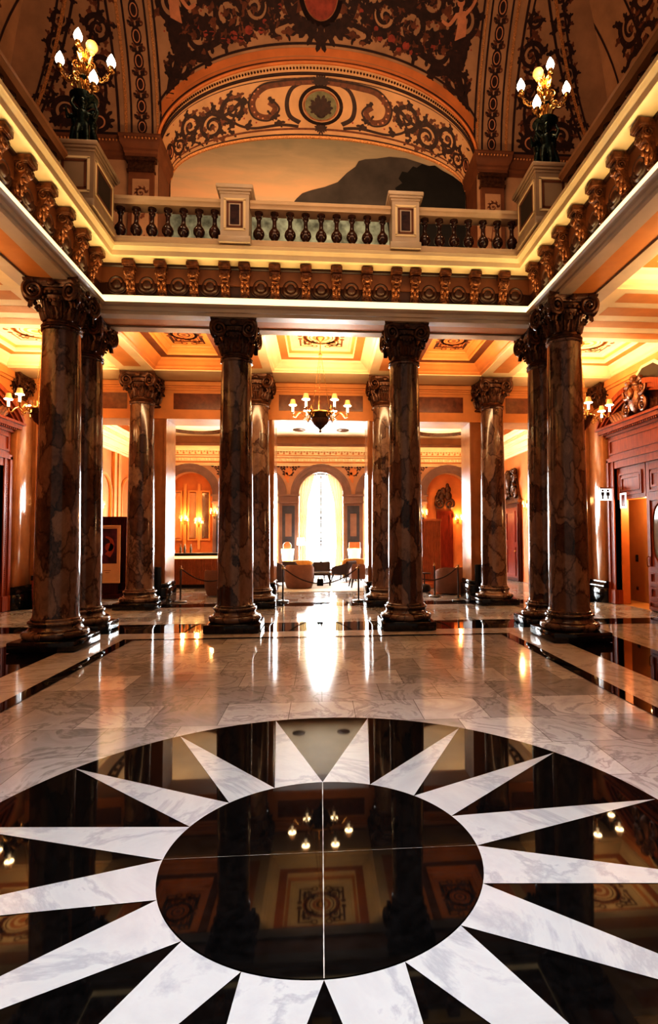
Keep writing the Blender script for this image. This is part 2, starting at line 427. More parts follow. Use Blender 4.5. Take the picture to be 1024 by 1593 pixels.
def jag(p, q, w, segs=40):
    v = []
    for i in range(segs+1):
        t = i/segs; ww = w*random.uniform(.6, 1.4)
        x = p[0]+(q[0]-p[0])*t; y = p[1]+(q[1]-p[1])*t
        if p[0] == q[0]: v += [(x-ww, y, -.001), (x+ww, y, -.001)]
        else: v += [(x, y+ww, -.001), (x, y-ww, -.001)]
    b.add(v, [(2*i, 2*i+1, 2*i+3, 2*i+2) for i in range(segs)])
jag((0, -RI), (0, RI), .0022); jag((-RI, 0), (RI, 0), .0009)
b.build('joint', [M['joint']], disc)

# ================================================================== COLUMNS
def volute(R, w, turns=2.3, hand=1, n=46):
    pts = []; rr = []
    for i in range(n+1):
        t = i/n; a = PI/2+hand*t*turns*2*PI; r = R*(1-t)**.85+.012
        pts.append((r*cos(a), 0, r*sin(a))); rr.append(w*(1-.62*t))
    b = MB(); b.tube(pts, rr, 6); b.sphere((0, -.012, 0), R*.22, 8)
    return b
def leafmesh(h, w, out):
    # acanthus leaf hugging a bell at y=0 rising in z curling outwards (-y)
    b = MB(); nu, nv = 6, 8; vs = []
    for j in range(nv+1):
        t = j/nv; wd = w*(.75+.35*sin(t*PI))*(1-.55*t*t)*(1+.13*sin(t*18))
        y = -out*(t**3)-.012-.03*sin(t*PI); z = h*(t if t < .86 else .86+(t-.86)*.2-(t-.86)**2*2)
        for i in range(nu+1):
            u = i/nu-.5
            vs.append((u*wd, y-.03*cos(u*PI*2)*.6-.012*cos(u*PI*6), z))
    b.add(vs, [(j*(nu+1)+i, j*(nu+1)+i+1, (j+1)*(nu+1)+i+1, (j+1)*(nu+1)+i) for j in range(nv) for i in range(nu)], 0, True)
    return b
def rotz(a): return Matrix.Rotation(a, 4, 'Z')
def TR(x, y, z): return Matrix.Translation((x, y, z))
def capital_mesh():
    b = MB()
    b.lathe([(.285, 0), (.325, .012), (.335, .035), (.32, .058), (.288, .07), (.28, .10), (.282, .2), (.30, .33), (.345, .45), (.385, .54), (.385, .575)], 32)
    for k in range(8):
        b.merge(leafmesh(.21, .225, .09), rotz(k*PI/4) @ TR(0, -.278, .11))
    for k in range(8):
        b.merge(leafmesh(.29, .17, .09), rotz(k*PI/4+PI/8) @ TR(0, -.285, .13))
    b.lathe([(.35, .47), (.40, .485), (.405, .52), (.37, .535)], 32)   # egg band
    for k in range(28):
        a = 2*PI*k/28; b.sphere((.405*cos(a), .405*sin(a), .503), .026, 6)
    for k in range(4):
        R = rotz(k*PI/2)
        for sx in (-1, 1):
            v = volute(.150, .040, 2.3, -sx)
            b.merge(v, R @ TR(sx*.30, -.405, .515) @ rotz(-sx*.28))
        # mask / flower on the abacus and garland drop
        b.merge(MB().sphere((0, -.44, .63), .055, 8, 0, (1.3, .7, 1)), R)
        for q in range(5):
            t = q/4-.5; b.merge(MB().sphere((t*.26, -.405-.02*(1-4*t*t), .40-.05*(1-4*t*t)), .03, 6), R)
        # corner leaf drops under each volute
        RC = rotz(k*PI/2+PI/4)
        b.merge(leafmesh(.2, .17, .05), RC @ TR(0, -.47, .43) @ Matrix.Rotation(PI, 4, 'X') @ Matrix.Rotation(PI, 4, 'Z'))
        for q in range(4): b.merge(MB().sphere((0, -.455+.02*q, .40-.055*q), .038-.005*q, 6), RC)
    # abacus with concave sides
    def ab(s, z):
        pts = []
        for k in range(4):
            for i in range(-5, 6):
                u = i/5; x = u*.46*s; y = -(.46-.075*(1-u*u))*s
                c, d = cos(k*PI/2), sin(k*PI/2)
                if i == 5: continue
                pts.append((x*c-y*d, x*d+y*c, z))
        return pts
    r = [ab(.90, .60), ab(.93, .63), ab(.985, .655), ab(1.0, .69), ab(1.0, .725)]
    L = len(r[0]); f = []
    for k in range(4):
        f += [(k*L+i, k*L+(i+1) % L, (k+1)*L+(i+1) % L, (k+1)*L+i) for i in range(L)]
    f += [tuple(range(L-1, -1, -1)), tuple(range(4*L, 5*L))]
    b.add(sum(r, []), f)
    return b
COLH = 5.77; CAPZ = COLH-.725
cap_b = MB().merge(capital_mesh(), Matrix.Diagonal((.91, .91, 1, 1)))
cap_me = cap_b.mesh('capital', [M['bronze']])
def make_column(label, loc):
    t = thing('marble_column', label, 'column', loc, 0, 'brown marble columns with bronze capitals', 'thing')
    MB().cbox(-.49, .49, -.49, .49, 0, .15, .012).build('plinth', [M['granite_base']], t)
    prof = [(.47, .15)]
    for i in range(9):
        a = -PI/2+PI*i/8; prof.append((.425+.06*cos(a), .215+.062*sin(a)))
    prof += [(.405, .285), (.39, .30), (.375, .335), (.385, .36)]
    for i in range(7):
        a = -PI/2+PI*i/6; prof.append((.37+.032*cos(a), .392+.03*sin(a)))
    prof += [(.362, .425), (.362, .45), (.338, .47)]
    MB().lathe(prof, 48).build('base', [M['breccia']], t)
    sh = [(.345, .46), (.335, .50)]
    for i in range(13):
        q = i/12; sh.append((.33-.052*q**1.6, .52+(CAPZ-.52-.05)*q))
    sh += [(.275, CAPZ-.05), (.30, CAPZ-.035), (.305, CAPZ-.015), (.29, CAPZ+.005)]
    MB().lathe(sh, 48).build('shaft', [M['breccia']], t)
    c = bpy.data.objects.new('capital', cap_me); COL.objects.link(c); c.parent = t; c.location = (0, 0, CAPZ)
    c['label'] = 'carved dark bronze capital with volutes'
    return t
col0 = make_column('brown marble column left of the central aisle, in the front row', (-1.61, 10.36, 0))
for lab, loc in [
    ('brown marble column right of the central aisle, in the front row', (1.61, 10.36, 0)),
    ('rear column of the left corner pair, half hidden by its twin', (-4.40, 10.40, 0)),
    ('rear column of the right corner pair, half hidden by its twin', (4.40, 10.40, 0)),
    ('nearest large marble column at the left, front of the corner pair', (-4.19, 8.98, 0)),
    ('nearest large marble column at the right, front of the corner pair', (4.19, 8.98, 0)),
    ('back row column against the pier just left of the central opening', (-1.61, 13.77, 0)),
    ('back row column against the pier just right of the central opening', (1.61, 13.77, 0)),
    ('back row column on the left, beside the dark reeded screen', (-4.45, 13.77, 0)),
    ('back row column on the right, beside the red lounge door', (4.45, 13.77, 0))]:
    dup(col0, lab, loc, random.choice([0, PI/2, PI, -PI/2]))

# ================================================================== ENTABLATURE round the atrium
Y0 = -3.0
def usweep(prof, seg=1):
    b = MB(); v = []
    for d, z in prof:
        v += [(-(XI-d), Y0, z), (-(XI-d), YB-d, z), (XI-d, YB-d, z), (XI-d, Y0, z)]
    b.add(v, [(4*k+i, 4*k+i+1, 4*k+5+i, 4*k+4+i) for k in range(len(prof)-1) for i in range(3)])
    return b
ent = thing('entablature', 'entablature with carved brackets and glowing ledge running round the balcony', 'entablature', (0, 0, 0), 0, None, 'structure')
usweep([(-.9, 6.3), (-.9, 5.98), (-.84, 5.93), (-.86, 5.80), (-.86, 5.74), (-.62, 5.74), (-.62, 5.77), (-.22, 5.77), (-.22, 5.74), (0, 5.74), (0, 5.80), (.03, 5.81), (.03, 5.87), (.055, 5.88), (.075, 5.905), (.1, 5.925)]).build('architrave', [M['creamgrey']], ent)
usweep([(-.60, 5.765), (-.24, 5.765)]).build('soffit_panel', [M['ochre']], ent)
usweep([(.1, 5.925), (.1, 5.935), (.07, 6.02), (.03, 6.075), (-.02, 6.085)]).build('glowing_ledge', [M['led']], ent)
usweep([(-.02, 6.085), (-.04, 6.085), (-.04, 6.56), (-.01, 6.57), (0, 6.60), (.03, 6.62), (.03, 6.665)]).build('frieze', [M['frieze']], ent)
usweep([(.03, 6.665), (.24, 6.675), (.27, 6.69), (.28, 6.77), (.30, 6.785), (.315, 6.81), (.34, 6.825), (.35, 6.87), (.33, 6.90), (-.1, 6.92)]).build('cornice', [M['cream']], ent)
def bracket_mesh():
    b = MB()
    # side profile (depth p toward atrium, z)
    pr = [(0, 6.05), (.045, 6.055), (.06, 6.09), (.05, 6.13), (.055, 6.2), (.085, 6.28), (.13, 6.36), (.175, 6.42), (.205, 6.47), (.205, 6.52), (.185, 6.555), (0, 6.555)]
    b.prism(pr, lambda p, z, h: (h, -p, z), -.075, .075, 0, True)
    b.cbox(-.105, .105, -.25, 0, 6.56, 6.655, .012)
    b.cbox(-.092, .092, -.225, 0, 6.54, 6.575, .01)
    for s in (-1, 1):
        b.merge(volute(.06, .018, 1.8, s, 24), TR(s*.083, -.135, 6.485) @ rotz(PI/2))
        b.merge(volute(.035, .012, 1.5, s, 18), TR(s*.08, -.035, 6.1) @ rotz(PI/2))
        b.sphere((s*.045, -.12, 6.32), .035, 6, 0, (1, .8, 1.5)); b.sphere((s*.05, -.075, 6.22), .03, 6, 0, (1, .8, 1.6))
        b.sphere((s*.06, -.195, 6.46), .028, 6, 0, (.8, 1, 1.6))
    b.sphere((0, -.2, 6.43), .05, 8, 0, (1.2, .7, 1)); b.sphere((0, -.10, 6.26), .034, 6, 0, (.8, .9, 2.2)); b.sphere((0, -.068, 6.12), .05, 8, 0, (1.2, .7, .8))
    b.sphere((0, -.14, 6.355), .04, 6, 0, (1.5, .7, .6))
    return b
br_me = bracket_mesh().mesh('bracket', [M['gilt']])
rb = MB(); ro = [(.001, .05), (.05, .05), (.075, .035), (.09, .012), (.105, .035), (.125, .045), (.15, .03), (.165, .012), (.178, .028), (.195, .022), (.2, 0)]
rb.lathe(ro, 28, cap=False)
ro_me = MB().merge(rb, Matrix.Rotation(PI/2, 4, 'X')).mesh('roundel', [M['frieze']])
def place(me, name, x, y, z, rz):
    o = bpy.data.objects.new(name, me); COL.objects.link(o); o.parent = ent; o.location = (x, y, z); o.rotation_euler = (0, 0, rz); return o
bx = [.28, .845, 1.39, 1.745, 2.31, 2.88, 3.43]
for x in bx:
    for s in (-1, 1): place(br_me, 'bracket', s*x, YB+.04, 0, 0)
for x in [0, .5625, 1.11, 2.03, 2.595, 3.155, 3.69]:
    for s in ((-1, 1) if x else (1,)): place(ro_me, 'roundel', s*x, YB+.035, 6.30, 0)
for k in range(12):
    y = 9.43-.565*k
    for s in (-1, 1):
        place(br_me, 'bracket', s*(XI+.04), y, 0, -s*PI/2)
        place(ro_me, 'roundel', s*(XI+.035), y-.2825, 6.30, -s*PI/2)

# ================================================================== GALLERY floor, balustrades
b = MB(); b.box(-7.6, -XI-.0, Y0, 13.3, 6.32, 6.86); b.box(XI, 7.6, Y0, 13.3, 6.32, 6.86); b.box(-XI, XI, YB, 13.3, 6.32, 6.86); b.box(-7.6, 7.6, 13.3, 15.3, 6.32, 6.86)
struct(b.build('floor_gallery', [M['umber']]), 'upper gallery floor behind the balustrade')
def baluster():
    p = [(.075, 0), (.075, .035), (.05, .05), (.045, .07), (.06, .085), (.095, .13), (.105, .175), (.095, .225), (.062, .27), (.042, .31), (.036, .36), (.036, .42), (.042, .455), (.058, .47), (.058, .485), (.04, .495), (.05, .515), (.062, .53), (.075, .535), (.075, .575)]
    return MB().lathe(p, 16)
bal_me = baluster().mesh('baluster', [M['baluster']])
def balustrade(label, a, c, n, rmat, z=6.92):
    # a,c endpoints (x,y); runs along x or y
    ax, ay = a; bx_, by = c
    L = math.hypot(bx_-ax, by-ay); ang = math.atan2(by-ay, bx_-ax)
    t = thing('balustrade', label, 'balustrade', ((ax+bx_)/2, (ay+by)/2, z), ang, 'balustrades of the upper gallery')
    w = .13
    def run(prof, name, mat):
        bb = MB(); m = len(prof)
        bb.add([(x, y, zz) for x in (-L/2, L/2) for y, zz in prof], [(i, (i+1) % m, m+(i+1) % m, m+i) for i in range(m)]+[tuple(range(m-1, -1, -1)), tuple(range(m, 2*m))]); return bb.build(name, [mat], t)
    run([(-w-.03, 0), (w+.03, 0), (w+.03, .06), (w, .09), (w, .12), (-w, .12), (-w, .09), (-w-.03, .06)], 'base_rail', rmat)
    run([(-w, .695), (w, .695), (w+.01, .74), (w+.045, .765), (w+.045, .82), (w+.02, .84), (-w-.02, .84), (-w-.045, .82), (-w-.045, .765), (-w-.01, .74)], 'handrail', rmat)
    sp_ = L/n
    for i in range(n):
        o = bpy.data.objects.new('baluster', bal_me); COL.objects.link(o); o.parent = t; o.location = (-L/2+sp_*(i+.5), 0, .12)
    return t
YR = 9.76
balustrade('balustrade of nine dark balusters in the middle of the balcony', (-1.275, YR), (1.275, YR), 9, M['rail'])
balustrade('left hand balustrade along the back of the balcony, seven balusters', (-3.72, YR), (-1.785, YR), 7, M['rail'])
balustrade('right hand balustrade along the back of the balcony, seven balusters', (1.785, YR), (3.72, YR), 7, M['rail'])
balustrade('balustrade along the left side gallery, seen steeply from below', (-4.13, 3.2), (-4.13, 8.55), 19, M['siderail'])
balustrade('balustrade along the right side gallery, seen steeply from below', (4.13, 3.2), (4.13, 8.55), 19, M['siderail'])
def pedestal(label, x, y, hx, hy, faces):
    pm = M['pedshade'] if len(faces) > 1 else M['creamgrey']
    t = thing('balustrade_pedestal', label, 'pedestal', (x, y, 6.92), 0, 'pedestals of the balcony balustrade')
    MB().cbox(-hx-.03, hx+.03, -hy-.03, hy+.03, 0, .12, .01).build('foot', [pm], t)
    b = MB(); b.box(-hx, hx, -hy, hy, .12, .90); b.build('body', [pm], t)
    b = MB(); b.cbox(-hx-.02, hx+.02, -hy-.02, hy+.02, .88, .92, .008); b.cbox(-hx-.05, hx+.05, -hy-.05, hy+.05, .92, .96, .01); b.cbox(-hx-.075, hx+.075, -hy-.075, hy+.075, .96, 1.03, .014); b.build('cap', [pm], t)
    for d in faces:
        rz = {'f': 0, 'r': PI/2, 'l': -PI/2}[d]; h = hy if d == 'f' else hx; w = hx if d == 'f' else hy
        fr = MB()
        for q, yy in ((.08, .012), (.13, .008)):
            for x0, x1, z0, z1 in ((-w+q-.02, w-q+.02, .16+q-.02, .16+q+.015), (-w+q-.02, w-q+.02, .86-q-.015, .86-q+.02), (-w+q-.02, -w+q+.015, .16+q, .86-q), (w-q-.015, w-q+.02, .16+q, .86-q)):
                fr.box(x0, x1, -h-yy, -h, z0, z1, 0 if q > .1 else 1)
        fr.build('moulding', [M['umber'], M['cream']], t, None, rz)
        if d == 'f' and len(faces) > 1: continue
        pn = MB().box(-w+.17, w-.17, -h-.006, -h, .24 if d != 'f' else .33, .78 if d != 'f' else .69); pn.build('panel', [M['panel'] if d != 'f' else M['baluster']], t, None, rz)
    return t
pedestal('cream pedestal with dark panel, left of the middle balusters', -1.53, 9.72, .25, .20, ['f'])
pedestal('cream pedestal with dark panel, right of the middle balusters', 1.53, 9.72, .25, .20, ['f'])
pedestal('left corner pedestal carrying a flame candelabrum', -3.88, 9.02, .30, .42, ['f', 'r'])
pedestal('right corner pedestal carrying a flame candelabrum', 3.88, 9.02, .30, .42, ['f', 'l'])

# ================================================================== CANDELABRA
def remeshed(name, bones, vox, mat, parent):
    b = MB()
    for p, q, r0, r1 in bones:
        p = Vector(p); q = Vector(q); k = 5
        b.tube([p.lerp(q, i/k) for i in range(k+1)], [r0+(r1-r0)*i/k for i in range(k+1)], 10)
        b.sphere(p, r0, 10); b.sphere(q, r1, 10)
    o = b.build('tmp', [mat]); md = o.modifiers.new('r', 'REMESH'); md.mode = 'VOXEL'; md.voxel_size = vox; md.use_smooth_shade = True
    sm = o.modifiers.new('s', 'SMOOTH'); sm.iterations = 3
    dg = bpy.context.evaluated_depsgraph_get(); me = bpy.data.meshes.new_from_object(o.evaluated_get(dg)); me.name = name
    bpy.data.objects.remove(o)
    r = bpy.data.objects.new(name, me); COL.objects.link(r); r.parent = parent
    return r
PEDZ = 7.95
def putto(a):
    # child figure holding up the bowl, facing outward at angle a
    R = rotz(a)
    J = lambda x, y, z: tuple(R @ Vector((x, y-.13, z)))
    return [(J(0, 0, .50), J(0, -.01, .66), .075, .085), (J(0, -.01, .66), J(0, 0, .74), .08, .05), (J(0, 0, .74), J(0, -.01, .80), .035, .035),
            (J(0, -.02, .855), J(0, -.03, .87), .068, .062), (J(0, -.09, .86), J(0, -.095, .855), .014, .01),
            (J(-.05, 0, .49), J(-.075, -.07, .29), .062, .045), (J(-.075, -.07, .29), J(-.07, -.01, .10), .042, .026), (J(-.07, -.01, .10), J(-.075, -.08, .085), .026, .018),
            (J(.05, 0, .49), J(.07, -.03, .28), .062, .045), (J(.07, -.03, .28), J(.06, .02, .10), .042, .026), (J(.06, .02, .10), J(.065, -.05, .085), .026, .018),
            (J(-.085, 0, .70), J(-.17, -.02, .80), .035, .03), (J(-.17, -.02, .80), J(-.13, .02, .96), .028, .02),
            (J(.085, 0, .70), J(.16, -.05, .62), .035, .03), (J(.16, -.05, .62), J(.20, -.05, .76), .028, .02)]
def candelabrum(label, x, y, sgn):
    t = thing('candelabrum', label, 'candelabrum', (x, y, PEDZ), 0, 'bronze flame candelabra on the corner pedestals')
    MB().lathe([(.23, 0), (.24, .02), (.23, .045), (.19, .055), (.17, .075), (.05, .09)], 24).build('base', [M['greenbronze']], t)
    for k, a in enumerate((0.3*sgn, 2.1+.3*sgn, 4.2+.3*sgn)):
        remeshed('figure', putto(a), .016, M['greenbronze'], t)
    MB().lathe([(.05, .08), (.045, .3), (.06, .5), (.04, .7), (.05, .85), (.12, .93), (.20, .99), (.22, 1.03), (.17, 1.06), (.09, 1.10), (.06, 1.2), (.085, 1.3), (.10, 1.36), (.06, 1.43), (.04, 1.6), (.055, 1.68), (.03, 1.74)], 20).build('stem', [M['greenbronze']], t)
    fol = MB()
    for k in range(9):
        a = 2*PI*k/9
        fol.merge(leafmesh(.22, .13, .10), rotz(a) @ TR(0, -.05, 1.08)); fol.merge(leafmesh(.2, .11, .09), rotz(a+.35) @ TR(0, -.04, 1.36)); fol.merge(leafmesh(.16, .09, .07), rotz(a) @ TR(0, -.03, 1.62))
    for k in range(5):
        a = 2*PI*k/5+.5
        fol.merge(volute(.085, .018, 1.7, 1, 26), rotz(a) @ TR(.15, 0, 1.30)); fol.merge(volute(.065, .015, 1.6, -1, 24), rotz(a+.6) @ TR(.11, 0, 1.56)); fol.merge(volute(.05, .012, 1.5, 1, 20), rotz(a) @ TR(.08, 0, 1.80))
    fol.build('foliage', [M['brass']], t)
    bulbs = [(-.42*sgn, .04, 1.62), (.42*sgn, .02, 1.60), (.28*sgn, -.32, 1.02), (-.16*sgn, .10, 2.10)]
    for bxx, byy, bz in bulbs:
        P0 = Vector((0, 0, 1.36 if bz < 1.9 else 1.62)); P3 = Vector((bxx, byy, bz-.08))
        o = Vector((bxx, byy, 0)); q = P3-P0
        pts = []
        for i in range(15):
            u = i/14; p = P0.lerp(P3, u); dip = -.10*sin(u*PI*1.0)+(.05*sin(u*2*PI))
            pts.append(p+Vector((0, 0, dip)))
        a_ = MB(); a_.tube(pts, [.018-.006*i/14 for i in range(15)], 7)
        cc = Vector((pts[7].x, pts[7].y, pts[7].z+.05)); ang = math.atan2(byy, bxx)
        a_.merge(volute(.055, .013, 1.6, 1, 22), TR(*cc) @ rotz(ang)); a_.merge(volute(.045, .011, 1.5, -1, 20), TR(pts[11].x, pts[11].y, pts[11].z+.04) @ rotz(ang))
        a_.build('arm', [M['brass']], t)
        s_ = MB().lathe([(.02, -.09), (.055, -.07), (.06, -.055), (.03, -.045), (.035, 0), (.045, .015), (.03, .02)], 12, (bxx, byy, bz)); s_.build('socket', [M['brass']], t)
        MB().lathe([(.02, 0), (.05, .03), (.068, .075), (.07, .10), (.055, .15), (.03, .20), (.012, .235), (.001, .25)], 14, (bxx, byy, bz)).build('flame_globe', [M['flame']], t)
    g = MB().sphere((.09*sgn, .05, 1.98), .095, 12); g.lathe([(.03, 0), (.05, .03), (.03, .06)], 10, (.09*sgn, .05, 1.84)); g.tube([(0, 0, 1.70), (.06*sgn, .03, 1.78), (.09*sgn, .05, 1.86)], .015, 6); g.build('amber_globe', [M['amber']], t)
    return t
candelabrum('dark bronze candelabrum of putti with flame globes on the left corner pedestal', -3.92, 9.0, 1)
candelabrum('dark bronze candelabrum of putti with flame globes on the right corner pedestal', 3.94, 9.0, -1)

# ================================================================== UPPER WALL, LUNETTE, VAULT
YV = 13.25; ZS = 11.42; RV = 5.0; XW = 7.6
def cove(x, s, off=0):
    th = s/RV; r = RV-off
    return Vector((x, YV-RV+r*cos(th), ZS+r*sin(th)))
def sarch(x):
    u = min(1, abs(x)/4.0)
    return 1.98*max(0, 1-u**2.05)**.5
wb = MB()
for s in (-1, 1):
    wb.box(min(s*3.98, s*7.6), max(s*3.98, s*7.6), YV, 14.35, 6.86, ZS)
wb.box(-XW, XW, 14.30, 14.4, 6.86, 13.2)
wall_up = struct(wb.build('wall_back_upper', [M['vault']]), 'painted wall of the upper gallery beside the mural')
cb = MB()
CP = [(0, 10.93), (.03, 10.95), (.03, 11.02), (.07, 11.06), (.07, 11.12), (.14, 11.18), (.18, 11.26), (.18, 11.33), (.21, 11.36), (.21, 11.40), (0, 11.42)]
for s in (-1, 1):
    # straight run on back wall and ressaut over pilaster, then side wall
    v = []
    for d, z in CP:
        v += [(s*(3.98-d*.6), 14.2, z), (s*(3.98-d*.6), YV-.10-d, z), (s*(4.72+d*.6), YV-.10-d, z), (s*(4.72+d*.6), YV-d, z), (s*(XW-d), YV-d, z), (s*(XW-d), Y0, z)]
    fs = [(6*k+i, 6*k+i+1, 6*k+7+i, 6*k+6+i) for k in range(len(CP)-1) for i in range(5)]
    cb.add(v, fs if s > 0 else [tuple(reversed(f)) for f in fs])
struct(cb.build('trim_upper_cornice', [M['umber']]), 'dark moulded cornice below the painted vault')
gb = MB()
for s in (-1, 1):
    for i in range(46): gb.sphere((s*(3.95+i*.08), YV-(.31 if i < 10 else .20), 11.28), .025, 5)
gb.build('gilt_bead', [M['gildline']], bpy.data.objects['trim_upper_cornice'])
# pilasters flanking the mural
for s in (-1, 1):
    pl = thing('upper_pilaster', 'narrow painted pilaster at the %s edge of the mural' % ('left' if s < 0 else 'right'), 'pilaster', (s*4.36, YV, 6.86), 0, 'painted pilasters beside the mural')
    MB().box(-.30, .30, -.09, 0, 0, 4.02).build('shaft', [M['umber']], pl)
    b = MB(); b.box(-.2, .2, -.1, -.09, .3, 3.55); b.build('panel', [M['vault']], pl)
    b = MB(); b.box(-.33, .33, -.13, 0, 3.72, 3.78); b.box(-.36, .36, -.16, 0, 3.98, 4.06); b.box(-.31, .31, -.11, 0, 3.78, 3.98); b.build('capital', [M['bronze']], pl)
    o = Orn(); o.ring(0, 2.9, .12, .03, INK2); o.curve([(0, .5), (.05, 1.4), (-.05, 2.2), (0, 2.75)], .03, .02, INK2)
    for k in range(8): o.leaf(0, .6+k*.28, .8 if k % 2 else 2.3, .2, .08, INK2)
    o.spiral(0, 3.2, .12, 0, 1.3, 1, .03, INK2)
    o.onto(lambda x, y, z: (x, -.101-z, y), 'painted_panel_ornament', pl, .002)
    # motif on the wall outside each pilaster
    o = Orn(); o.disc(0, 0, .17, INK); o.ring(0, 0, .2, .05, INK2, 2); o.fan(0, .2, PI/2, .3, 5, 2, INK); o.spiral(.13, -.4, .16, 1, 1.2, 1, .04, INK); o.spiral(-.12, -.75, .14, 2, 1.2, -1, .04, INK); o.disc(.02, .03, .08, PINK, 3)
    o.onto(lambda x, y, z: (s*5.25+x, YV-.003-z, 9.85+y), 'painted_wall_ornament', wall_up, .002)
# mural
def inner(t):
    a = t*PI/2; return Vector((3.95*sin(a), 14.2, 11.13+1.34*cos(a)))
def front(t, off=0):
    a = t*PI/2; x = 4.0*sin(a); return cove(x, 1.98*max(0, cos(a))**1.0, off)
mur = thing('mural', 'arched wall painting of a dark headland under an orange sunset sky', 'wall painting', (0, 0, 0))
b = MB(); top = [inner(i/40) for i in range(-40, 41)]
b.add([(p.x, 14.22, p.z) for p in top]+[(3.95, 14.22, 6.9), (-3.95, 14.22, 6.9)], [tuple(reversed(range(83)))]); b.build('sky', [M['skymural']], mur)
def flatpoly(pts, y, name, mat):
    bb = MB(); bb.add([(x, y, z) for x, z in pts], [tuple(range(len(pts)))]); return bb.build(name, [mat], mur)
flatpoly([(-3.95, 6.9), (3.95, 6.9), (3.95, 10.25), (-3.95, 10.22)], 14.215, 'sea', M['seapaint'])
flatpoly([(-.95, 10.2), (3.94, 10.2), (3.94, 11.2), (3.5, 11.55), (3.0, 11.8), (2.55, 11.93), (2.3, 12.0), (1.85, 12.02), (1.5, 11.95), (1.2, 11.92), (1.02, 11.86), (.93, 11.7), (.7, 11.52), (.45, 11.25), (.1, 11.1), (-.25, 11.0), (-.5, 10.9), (-.65, 10.75), (-.8, 10.55)], 14.205, 'headland', M['mountain'])
tp = [(1.9, 9.0), (3.94, 9.0), (3.94, 11.3)]
q = [(3.6, 11.55), (3.3, 11.70), (3.1, 11.83), (2.9, 11.8), (2.75, 11.86), (2.6, 11.74), (2.5, 11.78), (2.35, 11.6), (2.2, 11.62), (2.1, 11.42), (2.2, 11.3), (2.0, 11.15), (2.1, 11.0), (1.85, 10.8), (1.95, 10.6), (1.7, 10.4), (1.8, 10.1)]
flatpoly(tp+q, 14.198, 'trees', M['treeink'])
# vault surfaces
vt = bpy.data.objects.new('ceiling_vault', None); COL.objects.link(vt); struct(vt, 'coved vault painted with dark scrollwork on ochre')
b = MB(); SMAX = RV*1.25
xs = [-7.6+i*.1 for i in range(153)]
def stop(x):
    d = max(0, XW-abs(x))        # fold: RV(1-cos th)=d
    return RV*math.acos(max(-1, 1-d/RV)) if d < RV*(1-cos(1.25)) else SMAX
NV = 24
vs = [cove(x, (sarch(x) if abs(x) < 4 else 0)+(max(stop(x), .01)-(sarch(x) if abs(x) < 4 else 0))*j/NV) for j in range(NV+1) for x in xs]
L = len(xs); b.add(vs, [(j*L+i, j*L+i+1, (j+1)*L+i+1, (j+1)*L+i) for j in range(NV) for i in range(L-1)], 0, True)
b.build('back_cove', [M['vault']], vt)
def sidecove(sg):
    return lambda y, s, off=0: Vector((sg*(XW-RV+(RV-off)*cos(s/RV)), y, ZS+(RV-off)*sin(s/RV)))
for sg in (-1, 1):
    fn = sidecove(sg); b = MB(); vs = []
    NS = 20
    for j in range(NS+1):
        s = SMAX*j/NS; ye = YV-RV*(1-cos(s/RV))
        vs += [fn(Y0, s), fn(2, s), fn(6, s), fn(ye, s)]
    b.add(vs, [(j*4+i, j*4+i+1, j*4+5+i, j*4+4+i) for j in range(NS) for i in range(3)], 0, True); b.build('side_cove', [M['vault']], vt)
    ub = MB(); ub.box(sg*7.6 if sg > 0 else -7.75, 7.75 if sg > 0 else -7.6, Y0, 14.3, 6.3, 11.45)
    struct(ub.build('wall_%s_upper' % ('left' if sg < 0 else 'right'), [M['umber']]), 'upper %s gallery wall' % ('left' if sg < 0 else 'right'))  # umber stands in for the darkness of the unlit gallery
# lunette soffit band
def band(t, v, off=0):
    I = inner(t); Fp = front(t); p = I.lerp(Fp, v)
    nrm = Vector((-sin(t*PI/2)*.8, -.75, -cos(t*PI/2))).normalized()
    return p-Vector((0, 0, 0))+nrm*(off-.10*sin(v*PI)*-0)
b = MB(); b.grid(lambda u, v: band(u, v), [i/60 for i in range(-60, 61)], [j/6 for j in range(7)]); b.build('lunette_soffit', [M['band']], vt)
# jambs below springing
b = MB()
for s in (-1, 1): b.quad((s*3.97, 14.25, 6.9), (s*3.97, YV, 6.9), (s*3.97, YV, ZS), (s*3.97, 14.25, 11.14))
b.build('lunette_jamb', [M['umber']], vt)
# archivolt mouldings
def arcline(fn, off, r, name, mat, v, n=120, beads=False):
    b = MB()
    if beads:
        for i in range(n+1):
            t = -1+2*i/n; p = fn(t, v, off); b.sphere(p, r, 6)
    else: b.tube([fn(-1+2*i/n, v, off) for i in range(n+1)], r, 6)
    b.build(name, [mat], vt)
arcline(band, .0, .045, 'gilt_edge', M['gildline'], 0.0)
arcline(band, .02, .028, 'gilt_bead_row', M['bronze'], .93, 150, True)
arcline(band, .0, .04, 'moulded_edge', M['orange'], 1.0)
arcline(band, .0, .035, 'moulded_edge', M['ink'], .86)
# band ornament : u = arc metres (-5..5), v metres
UL = 4.7
def bandmap(u, v, z):
    t = u/UL
    return band(max(-1, min(1, t)), v, z)
o = Orn()
def along(v, w, u0=-UL, u1=UL, mi=INK, lay=1): o.ribbon([(u0+(u1-u0)*i/90, v) for i in range(91)], w, mi, lay)
h = Orn()
